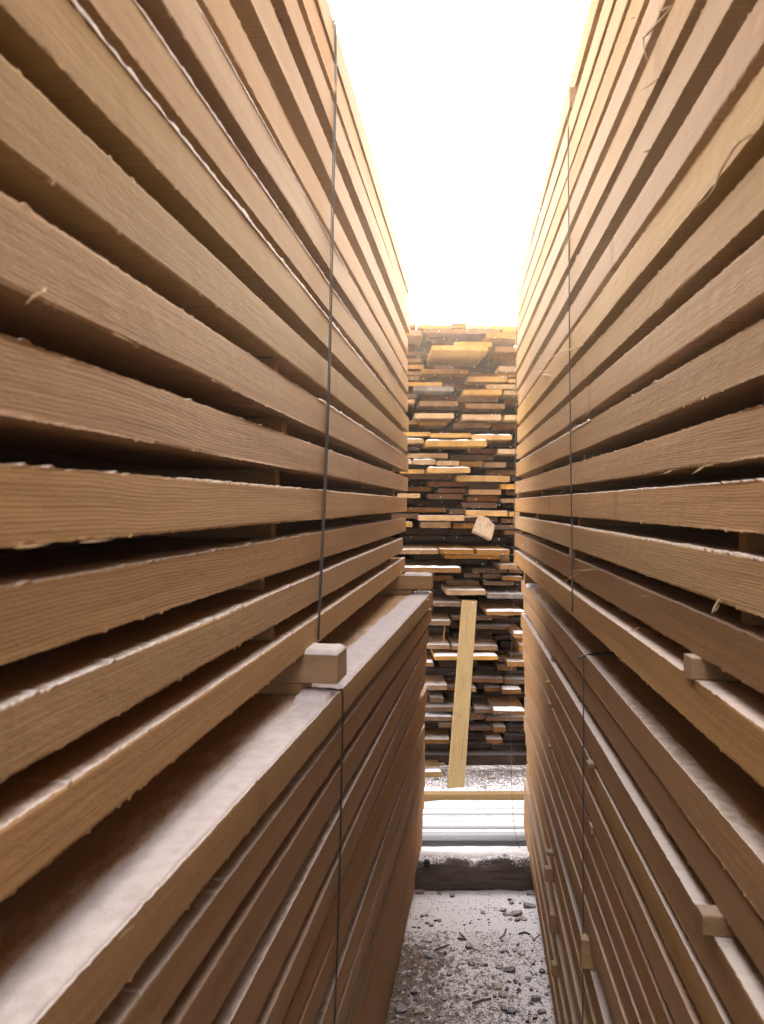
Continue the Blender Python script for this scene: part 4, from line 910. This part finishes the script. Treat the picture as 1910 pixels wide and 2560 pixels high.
# loose gravel grains and crumbs: nobody could count them
def grains(spots, label, mats, name='gravel'):
    V = []; Fc = []; MI = []
    base = [(0, 0, 1), (.9, 0, .2), (.2, .85, .1), (-.8, .4, .15), (-.6, -.7, .2), (.4, -.8, .1), (0, 0, -.6)]
    fs = [(0, 1, 2), (0, 2, 3), (0, 3, 4), (0, 4, 5), (0, 5, 1), (6, 2, 1), (6, 3, 2), (6, 4, 3), (6, 5, 4), (6, 1, 5)]
    for (x, y, z, r, el, an) in spots:
        n = len(V); ca, sa = math.cos(an), math.sin(an)
        for (a, b, c) in base:
            a *= el*random.uniform(.7, 1.25); b *= random.uniform(.7, 1.25); V.append((x+r*(a*ca-b*sa), y+r*(a*sa+b*ca), z+r*c*.6))
        mi = random.randrange(len(mats))
        for f in fs: Fc.append(tuple(n+i for i in f)); MI.append(mi)
    me = bpy.data.meshes.new(name); me.from_pydata(V, [], Fc); me.update()
    for m_ in mats: me.materials.append(m_)
    me.polygons.foreach_set('material_index', MI)
    o = bpy.data.objects.new(name, me); COL.objects.link(o); tag(o, label, 'gravel', kind='stuff'); return o
sp = []
for _ in range(70000):
    y = random.uniform(1.95, 2.86); wl = -.30+.16*y; x = random.uniform(-.12, .66)
    dens = .42 + .5*max(0, 1-(x-(.02*y))/.35) if y < 2.6 else .12
    if mnoise.noise(Vector((x*9, y*9, 0)))*.6+.5 < random.random()*.9: continue
    if random.random() > dens: continue
    sp.append((x, y, gh(x, y)+random.uniform(-.0006, .001), random.uniform(.0007, .0024), random.uniform(1, 3.0), random.uniform(0, 6.3)))
grains(sp, 'fine gravel and bark crumbs scattered over the snow of the passage', [STM[0], STM[1], STM[2], STM[3]])
sp = []
for _ in range(9000):
    y = 3.86+.34*random.random()**.55; x = random.uniform(-.1, 1.0)
    sp.append((x, y, gh(x, y)+random.uniform(-.0005, .002), random.uniform(.0015, .0045), random.uniform(1, 1.6), random.uniform(0, 6.3)))
grains(sp, 'bare gravel strip along the foot of the back pile', [STM[0], STM[1], STM[2]])
for q, (x, y, s, m_) in enumerate(((475, 1915, 40, 2), (560, 1985, 45, 1), (395, 1900, 26, 2), (480, 1975, 30, 1), (1050, 1895, 22, 2), (1245, 1960, 20, 1), (1140, 2140, 45, 1), (590, 2050, 18, 0), (510, 2150, 26, 0))):
    u, v = PC(x, y) if y < 2100 else (980+x*.2179, 1480+y*.2179); p = onground(u, v); r = s*.2179*p.y/F*.9
    me = stone_mesh(r, 400+q*2.3, .6, 1.3); me.materials.append(STM[m_]); o = bpy.data.objects.new('stone', me); COL.objects.link(o); o.location = (p.x, p.y, r*.3)
    tag(o, ['grey stone at the foot of the back pile', 'tan stone left of the leaning plank', 'grey stone beside the left stack end', 'tan stone between two stones at the pile foot', 'small stone right of the leaning plank', 'tan stone at the pile foot on the right',
            'flat tan stone on the clean snow right of the leaning plank', 'small black stone near the offcut', 'dark chip on the snow left of the leaning plank'][q], 'stone', 'stones by the back pile')
# twigs
for q, pts in enumerate((((500, 605), (560, 580), (630, 555)), ((830, 1060), (900, 1040), (990, 1020)), ((715, 450), (740, 475), (760, 495)), ((1230, 465), (1275, 450), (1325, 468)), ((1000, 855), (1050, 860), (1085, 880)), ((700, 500), (740, 505), (780, 512)), ((1360, 515), (1385, 490), (1410, 470)), ((1120, 420), (1100, 470), (1065, 500)))):
    P = [onground(*c9(x, y), .004) for (x, y) in pts]; V, Fc = tube(smoothpath(P, 4), .0024 if q % 2 == 0 else .0032, 5); o = mk('twig', V, Fc, STM[0] if q not in (1,) else E3)
    tag(o, ['thin twig left of the middle stones', 'long brown twig at the bottom of the passage', 'short twig above the pointed grey stone', 'dark bent twig on the right', 'small dark twig above the bark piece', 'flat bark sliver in the middle',
            'twig leaning at the right stack foot', 'dry stem on the right of the snow'][q], 'twig')

# snowflakes in the air
bm = bmesh.new()
for _ in range(420):
    Y = random.uniform(1.2, 4.0); u = random.uniform(1000, 1320) if random.random() < .75 else random.uniform(300, 1700); v = random.uniform(820, 2000)
    if random.random() < .6: v = random.uniform(820, 1500)
    p = at(u, v, Y); x_l = -.29+.134*Y+.03; x_r = .29+.09*Y-.03
    if not (x_l < p.x < x_r) and Y < 3.2: continue
    r = random.uniform(.0009, .0021)*(.55+.15*Y)
    bmesh.ops.create_icosphere(bm, subdivisions=1, radius=r, matrix=Matrix.Translation(p) @ Matrix.Rotation(random.random()*3, 4, 'X'))
me = bpy.data.meshes.new('snowflakes'); bm.to_mesh(me); bm.free(); me.materials.append(SNOW)
o = bpy.data.objects.new('snowflakes', me); COL.objects.link(o); tag(o, 'fine snowflakes drifting in front of the back pile', 'snowflakes', kind='stuff')

# ------------------------------------------------------------------ light, sky, camera
sun_el, sun_az = R(19), R(6.6)
w = bpy.data.worlds.new('World'); S.world = w; w.use_nodes = True; nt = w.node_tree; nt.nodes.clear(); b = NB(nt)
out = b.n('ShaderNodeOutputWorld'); bg = b.n('ShaderNodeBackground'); sky = b.n('ShaderNodeTexSky'); sky.sky_type = 'NISHITA'; sky.sun_disc = False
sky.sun_elevation = sun_el; sky.sun_rotation = sun_az; sky.dust_density = 3; sky.air_density = 1
hs = b.n('ShaderNodeHueSaturation'); hs.inputs['Saturation'].default_value = .12; b.l(sky.outputs[0], hs.inputs['Color'])
# thick even cloud: most of the sky has the same white
mx = b.mix(.72, hs.outputs[0], (7.6, 7.2, 7.3))
tcw = b.n('ShaderNodeTexCoord').outputs['Generated']; dt = b.n('ShaderNodeVectorMath', operation='DOT_PRODUCT'); b.l(tcw, dt.inputs[0])
dt.inputs[1].default_value = (math.sin(sun_az)*math.cos(sun_el), math.cos(sun_az)*math.cos(sun_el), math.sin(sun_el))
lobe = b.math('POWER', b.math('MAXIMUM', dt.outputs['Value'], 0.0), 55.0)
mx = b.mix(1.0, mx, b.mix(lobe, (0, 0, 0), (33, 30, 27.5)), 'ADD')
b.l(mx, bg.inputs[0]); bg.inputs[1].default_value = .15; b.l(bg.outputs[0], out.inputs[0])
ld = bpy.data.lights.new('sun', 'SUN'); ld.energy = 1.5; ld.angle = R(14); ld.color = (1, .86, .66)
lo = bpy.data.objects.new('sun', ld); COL.objects.link(lo)
d = Vector((math.sin(sun_az)*math.cos(sun_el), math.cos(sun_az)*math.cos(sun_el), math.sin(sun_el))); lo.rotation_euler = (-d).to_track_quat('-Z', 'Y').to_euler(); lo.location = (1, 8, 5)
cd = bpy.data.cameras.new('camera'); cam = bpy.data.objects.new('camera', cd); COL.objects.link(cam); S.camera = cam
cam.location = (0, 0, H); cam.rotation_euler = (R(90), 0, 0)
cd.sensor_fit = 'VERTICAL'; cd.sensor_height = 36; cd.lens = 1850/2560*36; cd.shift_y = -17/2560; cd.clip_start = .02; cd.clip_end = 600
cd.dof.use_dof = True; cd.dof.focus_distance = 2.3; cd.dof.aperture_fstop = 9
vs = S.view_settings; vs.view_transform = 'Standard'; vs.look = 'None'; vs.exposure = 2.6; vs.gamma = 1
S.render.film_transparent = False
S.cycles.max_bounces = 10; S.cycles.diffuse_bounces = 7

HAZE = 0.0038  # haze box added to make the glow above the back pile
if HAZE:
    hm = bpy.data.materials.new('glow_haze'); hm.use_nodes = True; hm.node_tree.nodes.clear(); nb = NB(hm.node_tree)
    ho = nb.n('ShaderNodeOutputMaterial'); pv = nb.n('ShaderNodeVolumePrincipled'); pv.inputs['Density'].default_value = HAZE; pv.inputs['Anisotropy'].default_value = .85
    pv.inputs['Color'].default_value = (1, .85, .75, 1); nb.l(pv.outputs[0], ho.inputs['Volume'])
    V = [(x, y, z) for x in (-6, 6) for y in (-4, 9) for z in (-1, 3.2)]
    hz = mk('haze', V, [(0, 1, 3, 2), (4, 6, 7, 5), (0, 4, 5, 1), (2, 3, 7, 6), (0, 2, 6, 4), (1, 5, 7, 3)], hm); tag(hz, 'thin haze added for a warm glow towards the sun', 'haze', kind='stuff')
# things that carry parts: an Empty at the thing's base, the former mesh becomes its first part
BODY = {'timber_board': 'board_body', 'pile_board': 'board_body', 'leaning_plank': 'plank_body', 'broken_block': 'block_body', 'old_log': 'log_body', 'offcut_block': 'block_body'}
for o in [o for o in list(COL.objects) if o.type == 'MESH' and o.parent is None and o.children]:
    base = o.name.split('.')[0]; e = bpy.data.objects.new('tmp', None); COL.objects.link(e); e.empty_display_size = .05
    mw = o.matrix_basis.copy(); e.location = mw.to_translation()
    for k in ('label', 'category', 'group', 'kind'):
        if k in o: e[k] = o[k]; del o[k]
    inv = Matrix.Translation(-e.location)
    for c in list(o.children):
        m_ = mw @ c.matrix_parent_inverse @ c.matrix_basis; c.parent = e; c.matrix_parent_inverse = Matrix.Identity(4); c.matrix_basis = inv @ m_
    o.parent = e; o.matrix_parent_inverse = Matrix.Identity(4); o.matrix_basis = inv @ mw
    o.name = BODY.get(base, 'body'); e.name = base
